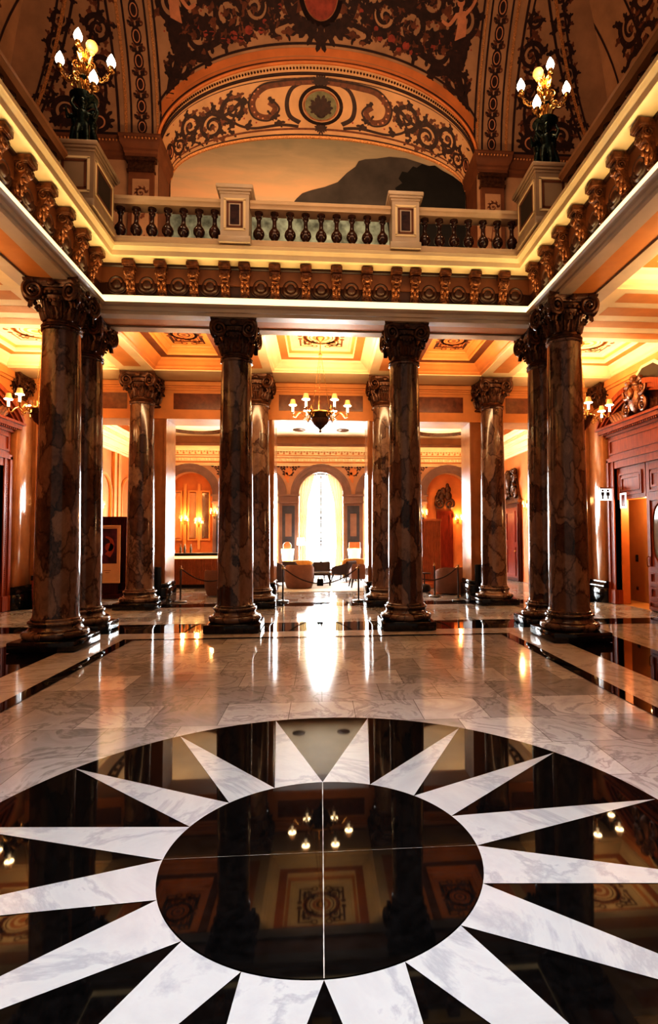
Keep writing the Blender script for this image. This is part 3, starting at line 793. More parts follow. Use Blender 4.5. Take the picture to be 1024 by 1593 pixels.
# half ornament (u>0), mirrored; height v in 0..1 scaled: vertical unit ~1.55 m so work in metres and convert
H_ = 1.5
def hs(cx, cyv, R, a0, turns, hd, w, mi=INK, lm=INK2): h.spiral(cx, cyv, R, a0, turns, hd, w, mi, 1, True, lm)
h.ring(.0, .72, .40, .07, INK, 1); h.ring(.0, .72, .33, .03, PINK, 2)
h.disc(0, .72, .31, OLIVE, 1.5, 24); h.fan(0, .6, PI/2, .36, 7, 3.0, INK, 3); h.disc(0, .55, .1, INK, 3)
h.curve([(.42, .34), (.62, .5), (.66, .8), (.55, 1.08), (.30, 1.2), (0, 1.22)], .1, .06, INK)
h.fan(0, 1.16, PI/2, .25, 5, 2.2, INK, 2); h.fan(0, .28, -PI/2, .2, 5, 2.4, INK, 2)
h.curve([(.1, 1.24), (.7, 1.2), (1.1, 1.15), (1.35, .9), (1.3, .6), (1.05, .5), (.9, .68), (1.02, .82)], .16, .1, INK2)
h.curve([(.1, 1.27), (.7, 1.25), (1.16, 1.2), (1.43, .9), (1.36, .54), (1.04, .42), (.82, .66), (.98, .9)], .04, .04, INK, 2)
for a in range(7):
    q = a/6*2.6-1.4; h.disc(1.13+.24*cos(q), .82+.34*sin(q), .022, PINK, 3, 6)
h.curve([(.45, .25), (.8, .30), (1.4, .28), (1.8, .5), (1.7, .8)], .07, .05, INK)
hs(1.78, .82, .30, -1.6, 1.6, 1, .09)
hs(2.35, .55, .32, 2.0, 1.6, -1, .10)
hs(2.95, .80, .33, -1.8, 1.7, 1, .10)
hs(3.5, .5, .28, 1.8, 1.5, -1, .09)
h.curve([(1.5, 1.0), (2.0, .72), (2.5, .9), (3.1, .5), (3.7, .75), (4.1, .6)], .09, .06, INK)
h.disc(4.02, .62, .26, INK, 1); h.ring(4.02, .62, .17, .05, PINK, 2); h.disc(4.02, .62, .09, INK2, 3)
for k in range(26):
    h.leaf(random.uniform(.6, 4.3), random.uniform(.2, 1.15), random.uniform(0, 6.28), random.uniform(.18, .34), random.uniform(.07, .13), INK if k % 3 else INK2)
for k in range(30): h.disc(random.uniform(.5, 4.3), random.uniform(.18, 1.2), .022, RED, 1, 6)
h.mirror(); h.v = [(x, .02+.82*(y-.05)/1.3, z) for x, y, z in h.v]
o.merge(h); along(.035, .018, mi=INK); along(.80, .012, mi=INK); along(.115, .03, mi=INK2)
o.onto(bandmap, 'painted_arch_scrollwork', vt, .005)

# --- cove ornament helpers : (x, s)
def covemap(x, y, z): return cove(x, y, .004+z)
def poly_line(o, pts, w, mi=INK, lay=1, sub=14):
    out = []
    for i in range(len(pts)-1):
        for k in range(sub): out.append((pts[i][0]+(pts[i+1][0]-pts[i][0])*k/sub, pts[i][1]+(pts[i+1][1]-pts[i][1])*k/sub))
    out.append(pts[-1]); o.ribbon(out, w, mi, lay)
# arch border lines on the cove
o = Orn()
def archpts(d, lim=3.9):
    pts = []
    for i in range(81):
        x = -lim+2*lim*i/80; pts.append((x*(1+d*.06), sarch(x*.99)+d))
    return pts
o.ribbon(archpts(.06), .09, ORNG, 1); o.ribbon(archpts(.20), .16, ORNG, 1); o.ribbon(archpts(.36), .05, INK, 2); o.ribbon(archpts(.03), .03, INK, 2)
# centre panel edge
for s in (-1, 1):
    poly_line(o, [(s*3.92, .34), (s*3.92, 5.4)], .05, INK); poly_line(o, [(s*4.0, .05), (s*4.0, 5.4)], .05, GILD, 2)
    for x in (4.12, 4.62): poly_line(o, [(s*x, .12), (s*x, 5.4)], .045, INK)
    poly_line(o, [(s*4.12, .12), (s*4.62, .12)], .05, INK); poly_line(o, [(s*4.75, .02), (s*4.75, 5.4)], .07, GILD, 2)
    # rib ornament
    for k in range(11):
        y = .35+k*.48
        o.disc(s*4.37, y, .12, INK, 1, 12, .19); o.ring(s*4.37, y, .075, .025, PINK, 2, 16, .12)
        for sg in (-1, 1):
            o.leaf(s*4.37, y+.14, PI/2+sg*.7, .24, .1, INK); o.leaf(s*4.37, y-.12, -PI/2+sg*.8, .2, .08, INK2)
            o.spiral(s*4.37+sg*.13, y+.26, .075, PI/2, 1.2, sg, .025, INK2, 1, False)
    # corner triangle
    A, B, C = (s*4.92, .16), (s*6.92, .16), (s*5.02, 4.4)
    poly_line(o, [A, B, C, A], .06, INK)
    A2, B2, C2 = (s*4.84, .05), (s*7.12, .05), (s*4.98, 4.9)
    poly_line(o, [B2, C2], .08, GILD, 2); poly_line(o, [(s*7.22, .05), (s*5.2, 4.9)], .05, INK)
    t = Orn()
    t.spiral(5.55, .85, .34, -1.5, 1.8, 1, .11, INK, 1, True, INK2); t.spiral(6.2, .62, .3, 2.4, 1.6, -1, .1, INK, 1, True, INK2)
    t.spiral(5.3, 1.6, .3, -.5, 1.7, -1, .1, INK, 1, True, INK2); t.spiral(5.8, 1.55, .26, 2.4, 1.6, 1, .09, INK, 1, True, INK2)
    t.spiral(5.25, 2.35, .27, .2, 1.7, 1, .08, INK, 1, True, INK2); t.spiral(5.2, 3.05, .16, .2, 1.5, -1, .06, INK, 1, True, INK2)
    t.fan(5.35, .35, PI/2, .5, 7, 3.0, INK); t.fan(6.3, .3, PI/2, .4, 5, 2.6, INK); t.disc(5.4, .4, .25, INK); t.ring(5.4, .42, .14, .04, PINK, 2)
    t.curve([(5.4, .3), (5.2, 1.2), (5.5, 2.0), (5.15, 2.8), (5.15, 3.6)], .09, .04, INK)
    for k in range(24):
        yy = random.uniform(.3, 3.3); xx = 4.98+random.random()*max(.05, (1.85*(1-yy/4.3))-.1); t.leaf(xx, yy, random.uniform(0, 6.28), .25, .1, INK if k % 2 else INK2)
    if s < 0: t.v = [(-x, y, z) for x, y, z in t.v]
    o.merge(t)
    # outer strip up to the fold
    t = Orn()
    for k in range(7):
        yy = 1.0+k*.5; xx = 6.35-k*.17+.25
        if abs(xx) < 7.3-yy*yy/(2*RV): t.spiral(xx, yy, .2, k, 1.5, 1 if k % 2 else -1, .07, INK, 1, True, INK2)
    if s < 0: t.v = [(-x, y, z) for x, y, z in t.v]
    o.merge(t)
o.onto(covemap, 'painted_border', vt, .003)
# centre panel scrollwork above the arch
h = Orn()
def sp(x, y, R, a, tn, hd, w=.11): h.spiral(x, y, R, a, tn, hd, w, INK, 1, True, INK2)
sp(3.45, 1.75, .30, 1.2, 1.6, 1); sp(2.95, 2.35, .42, -2.2, 1.8, 1, .13); sp(3.45, 2.9, .36, 2.0, 1.7, -1); sp(2.2, 2.75, .40, -1.2, 1.7, -1, .12)
sp(1.55, 2.95, .34, 2.6, 1.7, 1); sp(2.7, 3.25, .36, .4, 1.7, 1, .12); sp(1.95, 3.5, .34, -.6, 1.6, -1); sp(3.35, 3.7, .34, -.6, 1.6, -1); sp(1.2, 3.7, .36, 1, 1.7, 1); sp(2.6, 4.0, .34, 1, 1.7, 1)
h.curve([(3.7, 1.0), (3.55, 1.6), (3.1, 1.95), (2.5, 2.25), (1.9, 2.55), (1.2, 2.62), (.75, 2.75)], .18, .1, INK)
h.curve([(3.55, 1.3), (3.2, 2.5), (3.6, 3.3), (3.2, 4.2)], .14, .08, INK)
# swag of flowers
for k in range(40):
    t = k/39; x = .95+t*2.35; y = 2.95-.5*sin(t*PI)-t*.25
    h.disc(x+random.uniform(-.06, .06), y+random.uniform(-.06, .06), random.uniform(.05, .1), INK if k % 3 else RED, 2, 8)
    h.leaf(x, y, random.uniform(0, 6.28), .2, .08, INK if k % 2 else INK2, 2)
# painted figure with fish tail
h.curve([(3.40, 2.55), (3.42, 2.85), (3.36, 3.1)], .26, .2, SKIN, 3); h.disc(3.34, 3.27, .095, SKIN, 4, 14); h.disc(3.33, 3.33, .09, INK, 4.4, 12, .06); h.curve([(3.36, 3.08), (3.36, 3.2)], .09, .08, SKIN, 3.5)
h.curve([(3.28, 3.05), (3.1, 2.85), (2.92, 2.92)], .09, .06, SKIN, 3.5); h.curve([(3.46, 3.05), (3.62, 3.2), (3.72, 3.4)], .09, .06, SKIN, 3.5)
h.curve([(3.40, 2.6), (3.5, 2.3), (3.42, 1.9), (3.62, 1.5), (3.75, 1.75)], .3, .06, INK, 3)
# centre cartouche
h.disc(0, 3.25, .42, RED, 2, 24, .50); h.ring(0, 3.25, .46, .12, INK, 3, 36, .55); h.ring(0, 3.25, .40, .025, PINK, 3.5, 36, .48)
for k in range(9): h.disc(random.uniform(0, .24), 3.0+random.uniform(0, .5), .05, PINK, 3, 8)
for k in range(5): h.leaf(.12*k, 2.72+.03*k, -PI/2+.25*k, .55-.05*k, .22, INK, 3)
h.curve([(.1, 2.6), (.4, 2.65), (.75, 2.95), (.8, 3.4), (.55, 3.9)], .2, .12, INK, 2)
for k in range(14): h.leaf(.35+.3*random.random(), 2.6+k*.1, -.6+random.uniform(-.5, .5), .4, .15, INK if k % 2 else INK2, 2)
for k in range(110): h.leaf(random.uniform(.6, 3.8), random.uniform(2.35, 4.2), random.uniform(0, 6.28), random.uniform(.14, .34), .11, INK2 if k % 2 else INK)
for k in range(50): h.disc(random.uniform(.6, 3.8), random.uniform(2.3, 4.2), .02, RED, 1, 6)
h.mirror(); h.onto(covemap, 'painted_vault_scrollwork', vt, .003)
# side coves: light pattern
for sg in (-1, 1):
    fn = sidecove(sg); o = Orn()
    for y in (12.6, 11.6, 8.2, 7.2): poly_line(o, [(y-.0, .1), (y-.35 if y > 10 else y, 4.5)], .06, INK)
    for k in range(30): o.spiral(12.2-(k % 10)*.62-.3*(k//10), .6+.75*(k//10)+.2*(k % 2), .33, k, 1.6, 1 if k % 2 else -1, .1, INK, 1, True, INK2)
    o.onto(lambda x, y, z: fn(x, y, .004+z), 'painted_side_scrollwork', vt, .003)

# ================================================================== GROUND FLOOR CEILINGS
ceil = bpy.data.objects.new('ceiling', None); COL.objects.link(ceil); struct(ceil, 'coffered plaster ceiling of the aisles with painted rosettes')
STEP = [(0, 5.80), (.05, 5.83), (.05, 5.87), (.10, 5.90), (.16, 5.96), (.22, 6.0), (.24, 6.03), (.42, 6.03), (.44, 6.06), (.44, 6.12), (.50, 6.16), (.55, 6.17), (.56, 6.20)]
def coffer(x0, x1, y0, y1, dark=False):
    b = MB(); v = []
    for d, z in STEP: v += [(x0+d, y0+d, z), (x1-d, y0+d, z), (x1-d, y1-d, z), (x0+d, y1-d, z)]
    for k in range(len(STEP)-1):
        mi = 1 if k in (6,) else (2 if k in (9,) else 0)
        b.add(v[4*k:4*k+8], [(i, 4+i, 4+(i+1) % 4, (i+1) % 4) for i in range(4)], mi)
    d = STEP[-1][0]; b.quad((x0+d, y0+d, 6.2), (x0+d, y1-d, 6.2), (x1-d, y1-d, 6.2), (x1-d, y0+d, 6.2))
    b.build('coffer', [M['cream'] if not dark else M['ochre'], M['orange'] if not dark else M['umber'], M['ochre']], ceil)
    cx, cyy = (x0+x1)/2, (y0+y1)/2; W, Hh = (x1-x0)/2-(.62 if dark else .66), (y1-y0)/2-.66
    o = Orn(); R = min(W, Hh)*.78
    if dark:
        o.poly([(-W*.86, -Hh*.72), (W*.86, -Hh*.72), (W*.86, Hh*.72), (-W*.86, Hh*.72)], INK, 1)
        o.poly([(-W*.74, -Hh*.6), (W*.74, -Hh*.6), (W*.74, Hh*.6), (-W*.74, Hh*.6)], ORNG, 1.6)
    else:
        o.disc(0, 0, R*1.0, CREAM, .5, 32)
    for k in range(24):
        a = 2*PI*k/24; o.leaf(R*.72*cos(a), R*.72*sin(a), a+.5, R*.34, R*.16, ORNG if not dark else INK, 2)
    o.ring(0, 0, R*.86, R*.22, ORNG if not dark else INK, 2, 40); o.ring(0, 0, R*.62, R*.05, INK2, 3, 40); o.ring(0, 0, R*.4, R*.14, ORNG if not dark else INK, 2, 32); o.disc(0, 0, R*.18, INK2 if dark else ORNG, 3)
    for sx in (-1, 1):
        for sy_ in (-1, 1):
            X, Y = sx*W*.88, sy_*Hh*.86
            o.ribbon([(X, Y-sy_*Hh*.62), (X, Y), (X-sx*W*.5, Y)], .045, INK if dark else INK2, 2)
            o.ribbon([(X-sx*.09, Y-sy_*Hh*.6), (X-sx*.09, Y-sy_*.09), (X-sx*W*.5, Y-sy_*.09)], .03, INK2, 2)
            o.disc(X, Y-sy_*Hh*.72, .055, INK2, 2, 10); o.ring(X-sx*W*.6, Y, .06, .03, INK2, 2, 12)
            o.spiral(X-sx*.2, Y-sy_*.2, .12, 0, 1.3, sx*sy_, .035, INK2, 2, True, INK2)
    o.onto(lambda x, y, z: (cx+x, cyy+y, 6.197-z), 'painted_rosette', ceil, .0015)
YA, YE = 10.8, 13.35
coffer(-1.2, 1.2, YA, YE); coffer(-4.05, -2.02, YA, YE, True); coffer(2.02, 4.05, YA, YE, True)
for s in (-1, 1):
    x0, x1 = (4.87, 7.5) if s > 0 else (-7.5, -4.87)
    coffer(x0, x1, YA, YE); coffer(x0, x1, 5.2, 8.45); coffer(x0, x1, .5, 4.7)
b = MB()
for x in (-1.61, 1.61): b.box(x-.41, x+.41, YA-.02, YE+.02, 5.78, 6.3)
for x in (-4.46, 4.46): b.box(x-.41, x+.41, YA-.02, YE+.02, 5.78, 6.3)
for s in (-1, 1):
    x0, x1 = (4.85, 7.6) if s > 0 else (-7.6, -4.85)
    b.box(x0, x1, 8.45, YA, 5.78, 6.3); b.box(x0, x1, 4.7, 5.2, 5.78, 6.3); b.box(min(s*7.5, s*7.6), max(s*7.5, s*7.6), Y0, YE, 5.78, 6.3)
b.box(-7.6, 7.6, YE, 14.2, 5.78, 6.3)
b.build('beam', [M['cream']], ceil)
b = MB()
for x in (-1.61, 1.61, -4.46, 4.46): b.quad((x-.2, YA+.3, 5.777), (x-.2, YE-.3, 5.777), (x+.2, YE-.3, 5.777), (x+.2, YA+.3, 5.777))
for s in (-1, 1):
    x0, x1 = (5.1, 7.4) if s > 0 else (-7.4, -5.1)
    for y0, y1 in ((8.6, 8.95), (9.15, 9.5), (9.75, 10.05), (10.3, 10.6)): b.quad((x0, y0, 5.777), (x0, y1, 5.777), (x1, y1, 5.777), (x1, y0, 5.777))
b.build('beam_panel', [M['ochre']], ceil)
b = MB(); 
for x0, x1, y0, y1 in ((-7.6, -4.0, Y0, 13.4), (4.0, 7.6, Y0, 13.4), (-4.0, 4.0, 10.0, 13.4)): b.box(x0, x1, y0, y1, 6.25, 6.31)
b.build('ceiling_slab', [M['cream']], ceil)

# ================================================================== BACK WALL with piers and openings
bw = bpy.data.objects.new('wall_back', None); COL.objects.link(bw); struct(bw, 'back wall of polished ochre piers and openings to the lounge')
YP, YQ = 14.42, 15.3
piers = [(-4.88, -4.03), (-2.02, -1.24), (1.24, 2.02), (4.03, 4.88), (-7.6, -7.25), (7.25, 7.6)]
for x0, x1 in piers:
    b = MB(); b.box(x0, x1, YP, YQ, .5, 4.82)
    for xx in (x0, x1): b.box(xx-.0 if xx == x0 else xx-.06, xx+.06 if xx == x0 else xx, YP-.03, YP, .5, 4.82)
    b.build('pier', [M['pier']], bw)
    b = MB(); b.cbox(x0-.05, x1+.05, YP-.07, YQ+.05, 0, .42, .015); b.cbox(x0-.03, x1+.03, YP-.05, YQ+.03, .42, .54, .03); b.build('pier_base', [M['granite_base']], bw)
b = MB(); b.box(-7.6, 7.6, YP, YQ, 4.82, 6.3)
for k, (d, z0, z1) in enumerate(((.03, 4.82, 4.90), (.03, 5.58, 5.64), (.07, 5.64, 5.68), (.12, 5.68, 5.80))): b.box(-7.6, 7.6, YP-d, YP, z0, z1)
b.build('lintel', [M['ochre']], bw)
for x0, x1 in ((-1.12, 1.12), (-3.86, -2.2), (2.2, 3.86), (-7.1, -5.05), (5.05, 7.1)):
    MB().box(x0, x1, YP-.012, YP, 5.08, 5.50).build('marble_panel', [M['breccia_red']], bw)
cap_flat = MB().merge(cap_b, Matrix.Diagonal((.92, .55, .92, 1))).mesh('pilaster_capital', [M['bronze']])
for x in (-4.455, -1.63, 1.63, 4.455):
    o = bpy.data.objects.new('pilaster_capital', cap_flat); COL.objects.link(o); o.parent = bw; o.location = (x, YP-.02, 5.1)

# ================================================================== SIDE WALLS, pilasters, doors
def sidewall(sg, holes):
    nm = 'left' if sg < 0 else 'right'
    b = MB(); x0, x1 = (7.6, 7.8) if sg > 0 else (-7.8, -7.6)
    ys = [Y0-1]
    segs = []
    cur = Y0-1
    for y0, y1, z1 in holes:
        b.box(x0, x1, cur, y0, 0, 6.3); b.box(x0, x1, y0, y1, z1, 6.3); cur = y1
    b.box(x0, x1, cur, 24.2, 0, 6.3)
    w = struct(b.build('wall_'+nm, [M['orange']]), nm+' wall of warm orange marble behind the aisle')
    b = MB()
    for d, z0, z1 in ((.03, .42, .47), (.02, 1.16, 1.20), (.05, 1.20, 1.26), (.05, 5.2, 5.26), (.08, 5.26, 5.34), (.05, 5.34, 5.55), (.1, 5.55, 5.62), (.14, 5.62, 5.80)):
        for ya, yb in ((Y0, 10.35 if z1 < 2 else 14.4), (13.8 if z1 < 2 else 14.4, 14.42)):
            b.box(min(sg*7.6, sg*(7.6-d)), max(sg*7.6, sg*(7.6-d)), ya, yb, z0, z1)
    struct(b.build('trim_'+nm, [M['ochre']]), 'mouldings along the %s aisle wall' % nm)
    b = MB(); 
    for ya, yb in ((Y0, 10.35), (13.8, 14.4)): b.box(min(sg*7.6, sg*7.5), max(sg*7.6, sg*7.5), ya, yb, 0, .42)
    struct(b.build('baseboard_'+nm, [M['granite_base']]), 'black granite plinth along the %s aisle wall' % nm)
    return w
sidewall(-1, []); sidewall(1, [(12.12, 13.25, 2.62)])
def wall_pilaster(label, x, y, rz):
    t = thing('wall_pilaster', label, 'pilaster', (x, y, 0), rz, 'polished marble pilasters with bronze capitals')
    MB().cbox(-.44, .44, -.32, 0, 0, .36, .02).build('plinth', [M['granite_base']], t)
    b = MB(); b.prism([(0, .36), (.31, .36), (.33, .41), (.31, .46), (.27, .50), (.26, .54), (0, .54)], lambda p, z, h: (h, -p, z), -.42, .42); b.build('base', [M['granite_base']], t)
    MB().cbox(-.36, .36, -.24, 0, .54, 5.12, .008).build('shaft', [M['pier']], t)
    o = bpy.data.objects.new('capital', cap_flat); COL.objects.link(o); o.parent = t; o.location = (0, -.06, 5.1)
    return t
wall_pilaster('pale polished pilaster beside the left wooden door', -7.6, 14.0, PI/2)
wall_pilaster('pale polished pilaster beside the right wooden door', 7.6, 14.0, -PI/2)
wall_pilaster('pilaster at the near side of the left wooden door', -7.6, 9.95, PI/2)
wall_pilaster('pilaster at the near side of the right wooden door', 7.6, 9.95, -PI/2)

def frame_rect(b, x0, x1, z0, z1, y, w=.04, d=.025, mi=0):
    for a, c, e, f in ((x0, x1, z0, z0+w), (x0, x1, z1-w, z1), (x0, x0+w, z0+w, z1-w), (x1-w, x1, z0+w, z1-w)): b.box(a, c, y-d, y, e, f, mi)
def grand_door(name, label, x, y, rz, opened):
    t = bpy.data.objects.new(name, None); COL.objects.link(t); t.location = (x, y, 0); t.rotation_euler = (0, 0, rz)
    struct(t, label)
    W = 1.52; H = 3.66
    fr = MB()
    for s in (-1, 1):
        for d, a, c in ((.14, W-.30, W), (.19, W-.10, W), (.17, W-.30, W-.22)): fr.box(min(s*a, s*c), max(s*a, s*c), -d, 0, 0, H)
        fr.box(min(s*(W-.34), s*(W+.04)), max(s*(W-.34), s*(W+.04)), -.21, 0, 0, .35)
        for k in range(60): fr.box(min(s*(W-.19), s*(W-.15)), max(s*(W-.19), s*(W-.15)), -.165, -.14, .5+k*.05, .525+k*.05)
    fr.box(-W, W, -.15, 0, H-.24, H); fr.box(-W, W, -.19, 0, H-.06, H+.05)
    fr.build('frame', [M['wood']], t)
    e = MB(); e.box(-W, W, -.13, 0, H+.05, H+.62); frame_rect(e, -W+.1, W-.1, H+.13, H+.52, -.13, .05, .03)
    for d, z0, z1 in ((.18, .60, .66), (.22, .66, .70), (.30, .70, .80), (.36, .80, .86)): e.box(-W-(d-.13), W+(d-.13), -d, 0, H+z0, H+z1)
    for k in range(38): e.box(-W-.02+k*.081, -W+.02+k*.081, -.27, -.2, H+.655, H+.70)
    e.build('cornice', [M['wood']], t)
    # segmental pediment : curved raking cornice open in the middle
    ped = MB(); Zp = H+.86
    for s in (-1, 1):
        for d0, r0, r1 in ((.34, 1.66, 1.78), (.28, 1.56, 1.66), (.22, 1.50, 1.56)):
            v = []; n = 16
            for i in range(n+1):
                u = 1-i/n*.78; xx = s*(W+.17)*u; zz = Zp-.02+.70*(1-(u)**2)**.8
                k = (r0-1.66)*1.0; k2 = (r1-1.66)*1.0
                v += [(xx, -d0, zz+k), (xx, -d0, zz+k2), (xx, 0, zz+k2), (xx, 0, zz+k)]
            f = [(4*i+q, 4*i+(q+1) % 4, 4*i+4+(q+1) % 4, 4*i+4+q) for i in range(n) for q in range(4)]+[(0, 1, 2, 3), tuple(4*n+q for q in (3, 2, 1, 0))]
            ped.add(v, f)
    ped.build('pediment', [M['wood']], t)
    tym = MB(); tym.prism([(-1.45, Zp)]+[((W)*(-1+i/12), Zp+.66*max(0, 1-(-1+i/12)**2)**.8) for i in range(1, 24)]+[(1.45, Zp)], lambda a, z, h: (a, -h, z), 0, .08); tym.build('tympanum', [M['darkwood']], t)
    ca = MB(); ca.sphere((0, -.25, Zp+.42), .30, 16, 0, (.85, .5, 1.2)); ca.sphere((0, -.40, Zp+.5), .12, 12, 0, (1, .6, 1.2)); ca.sphere((0, -.3, Zp+.86), .10, 10)
    for s in (-1, 1):
        ca.merge(volute(.2, .055, 1.9, s, 36), TR(s*.30, -.3, Zp+.62)); ca.merge(volute(.15, .045, 1.8, -s, 30), TR(s*.32, -.3, Zp+.2))
        for k in range(6): ca.merge(leafmesh(.28, .2, .09), TR(s*(.45+.13*k), -.16, Zp+.05) @ Matrix.Rotation(s*.5, 4, 'Y'))
        for k in range(7): ca.sphere((s*(.12+.04*k), -.36+.01*k, Zp+.72-.03*k*k*.3), .05-.004*k, 8)
    ca.build('carved_cartouche', [M['gilt']], t)
    # leaves
    for s in (-1, 1):
        x0, x1 = (-W+.30, -.012) if s < 0 else (.012, W-.30)
        hid = opened and s < 0      # far leaf of the right hand door stands open below a fixed panel
        z0 = 2.62 if hid else 0.02
        lf = MB(); lf.box(x0, x1, -.07, -.01, z0, H-.24)
        frame_rect(lf, x0+.12, x1-.12, 2.72, 3.28, -.07, .05, .03); frame_rect(lf, x0+.2, x1-.2, 2.82, 3.18, -.07, .05, .025)
        if not hid:
            frame_rect(lf, x0+.1, x1-.1, .95, 2.58, -.07, .06, .03)
            for zz in (.28, .62): frame_rect(lf, x0+.1, x1-.1, zz, zz+.27, -.07, .05, .03)
            frame_rect(lf, x0+.05, x1-.05, .06, .22, -.07, .04, .03)
        L_ = lf.build('leaf', [M['wood']], t)
        if not hid:
            gl = MB(); cx = (x0+x1)/2; hw = (x1-x0)/2-.24
            pts = [(cx+hw*cos(2*PI*i/28)*(1 if abs(cos(2*PI*i/28)) > .2 else 1), 1.77+.70*(1 if sin(2*PI*i/28) > 0 else -1)*abs(sin(2*PI*i/28))**.55) for i in range(28)]
            gl.prism(pts, lambda a, z, h: (a, -h, z), .07, .08); gl.build('glass', [M['glass']], L_)
            gf = MB(); gf.tube([(a, -.085, z) for a, z in pts], .02, 6, 0, True); gf.build('glass_rim', [M['wood']], L_)
            hd = MB(); hx = x1-.06 if s < 0 else x0+.06; hd.tube([(hx, -.07, 1.0), (hx, -.13, 1.02), (hx, -.13, 1.22), (hx, -.07, 1.24)], .012, 8); hd.build('handle', [M['brass']], L_)
    return t
grand_door('door_1', 'red mahogany double door with carved pediment in the left wall', -7.6, 12.06, PI/2, False)
grand_door('door_2', 'red mahogany double door in the right wall, one leaf open onto a beige passage', 7.6, 12.06, -PI/2, True)
# passage behind the open leaf
b = MB(); b.box(8.35, 8.45, 11.3, 14.6, -.02, 3.0); b.box(7.8, 8.45, 14.5, 14.6, -.02, 3); b.box(7.8, 8.45, 11.2, 11.3, -.02, 3); b.box(7.8, 8.45, 11.2, 14.6, 2.9, 3.0); b.box(7.6, 8.4, 11.3, 14.5, -.1, -.012)
struct(b.build('wall_passage', [M['beige']]), 'plain beige passage wall seen through the open door leaf')
t = thing('light_switch', 'dark light switch on the beige passage wall', 'switch', (8.35, 13.84, 1.12), -PI/2)
MB().cbox(-.06, .06, -.015, 0, -.09, .09, .004).build('plate', [M['black']], t); MB().box(-.03, .03, -.022, -.015, -.04, .04).build('rocker', [M['steel']], t)
t = thing('power_socket', 'small brown socket low on the beige passage wall', 'socket', (8.35, 13.84, .33), -PI/2)
MB().cbox(-.05, .05, -.014, 0, -.05, .05, .004).build('plate', [M['umber']], t); MB().lathe([(.03, 0), (.028, .006)], 14).build('outlet', [M['black']], t)
bpy.data.objects['outlet'].rotation_euler = (PI/2, 0, 0); bpy.data.objects['outlet'].location = (0, -.014, 0)
# pictogram sign projecting from the right door
t = thing('restroom_sign', 'small white sign with two dark figures projecting beside the right door', 'sign', (7.38, 13.32, 2.62), 0)
MB().box(-.30, .02, -.008, .008, 0, .30).build('board', [M['whitesheen']], t)
for k, xx in enumerate((-.22, -.08)):
    b = MB(); b.lathe([(.001, 0), (.026, 0), (.026, .004), (.001, .004)], 12); q = MB().merge(b, TR(xx, -.009, .25) @ Matrix.Rotation(PI/2, 4, 'X'))
    w = .045 if k else .03
    q.prism([(-.04, .21), (.04, .21), (w, .12), (.018, .12), (.018, .03), (-.018, .03), (-.018, .12), (-w, .12)], lambda a, z, h: (xx+a, -h, z), .008, .013)
    q.build('pictogram', [M['black']], t)
MB().tube([(.02, 0, .32), (.30, 0, .32)], .012, 8).build('arm', [M['brass']], t); MB().box(-.3, .03, -.012, .012, .30, .33).build('top_rail', [M['brass']], t)
t = thing('reflected_outline', 'white rectangular outline of a reflection, built as a frame, at the head of the open right door leaf', 'frame', (7.50, 12.95, 2.40), -PI/2)
b = MB(); frame_rect(b, -.13, .13, 0, .38, 0, .045, .02); b.build('border', [M['whitesheen']], t); MB().box(-.1, .1, -.006, 0, .03, .35).build('sheet', [M['redwood']], t)  # solid glowing border put in for a reflected white outline
# framed dark panel over the right door
t = thing('wall_screen', 'dark panel in a cream gabled frame high above the right door', 'screen', (7.5, 11.75, 5.1), -PI/2)
fr = MB(); fr.prism([(-.5, 0), (.5, 0), (.5, .42), (.25, .58), (-.25, .58), (-.5, .42)], lambda a, z, h: (a, -h, z), 0, .05); fr.build('frame', [M['cream']], t)
MB().prism([(-.42, .07), (.42, .07), (.42, .38), (.21, .51), (-.21, .51), (-.42, .38)], lambda a, z, h: (a, -h, z), .05, .058).build('panel', [M['black']], t)
# patterned box by the left pilaster
t = thing('patterned_box', 'black lidded box with red and white pattern at the foot of the left pilaster', 'box', (-7.05, 14.25, .0), .2)
MB().cbox(-.17, .17, -.13, .13, .0, .16, .01).build('foot', [M['black']], t); MB().cbox(-.16, .16, -.12, .12, .16, .66, .01).build('body', [M['redpat']], t); MB().cbox(-.18, .18, -.14, .14, .66, .78, .012).build('lid', [M['black']], t)
b = MB(); b.tube([(-.10, 0, .78)]+[(-.10*cos(PI*i/10), 0, .78+.2*sin(PI*i/10)) for i in range(1, 10)]+[(.10, 0, .78)], .016, 6); b.build('handle', [M['darkwood']], t)

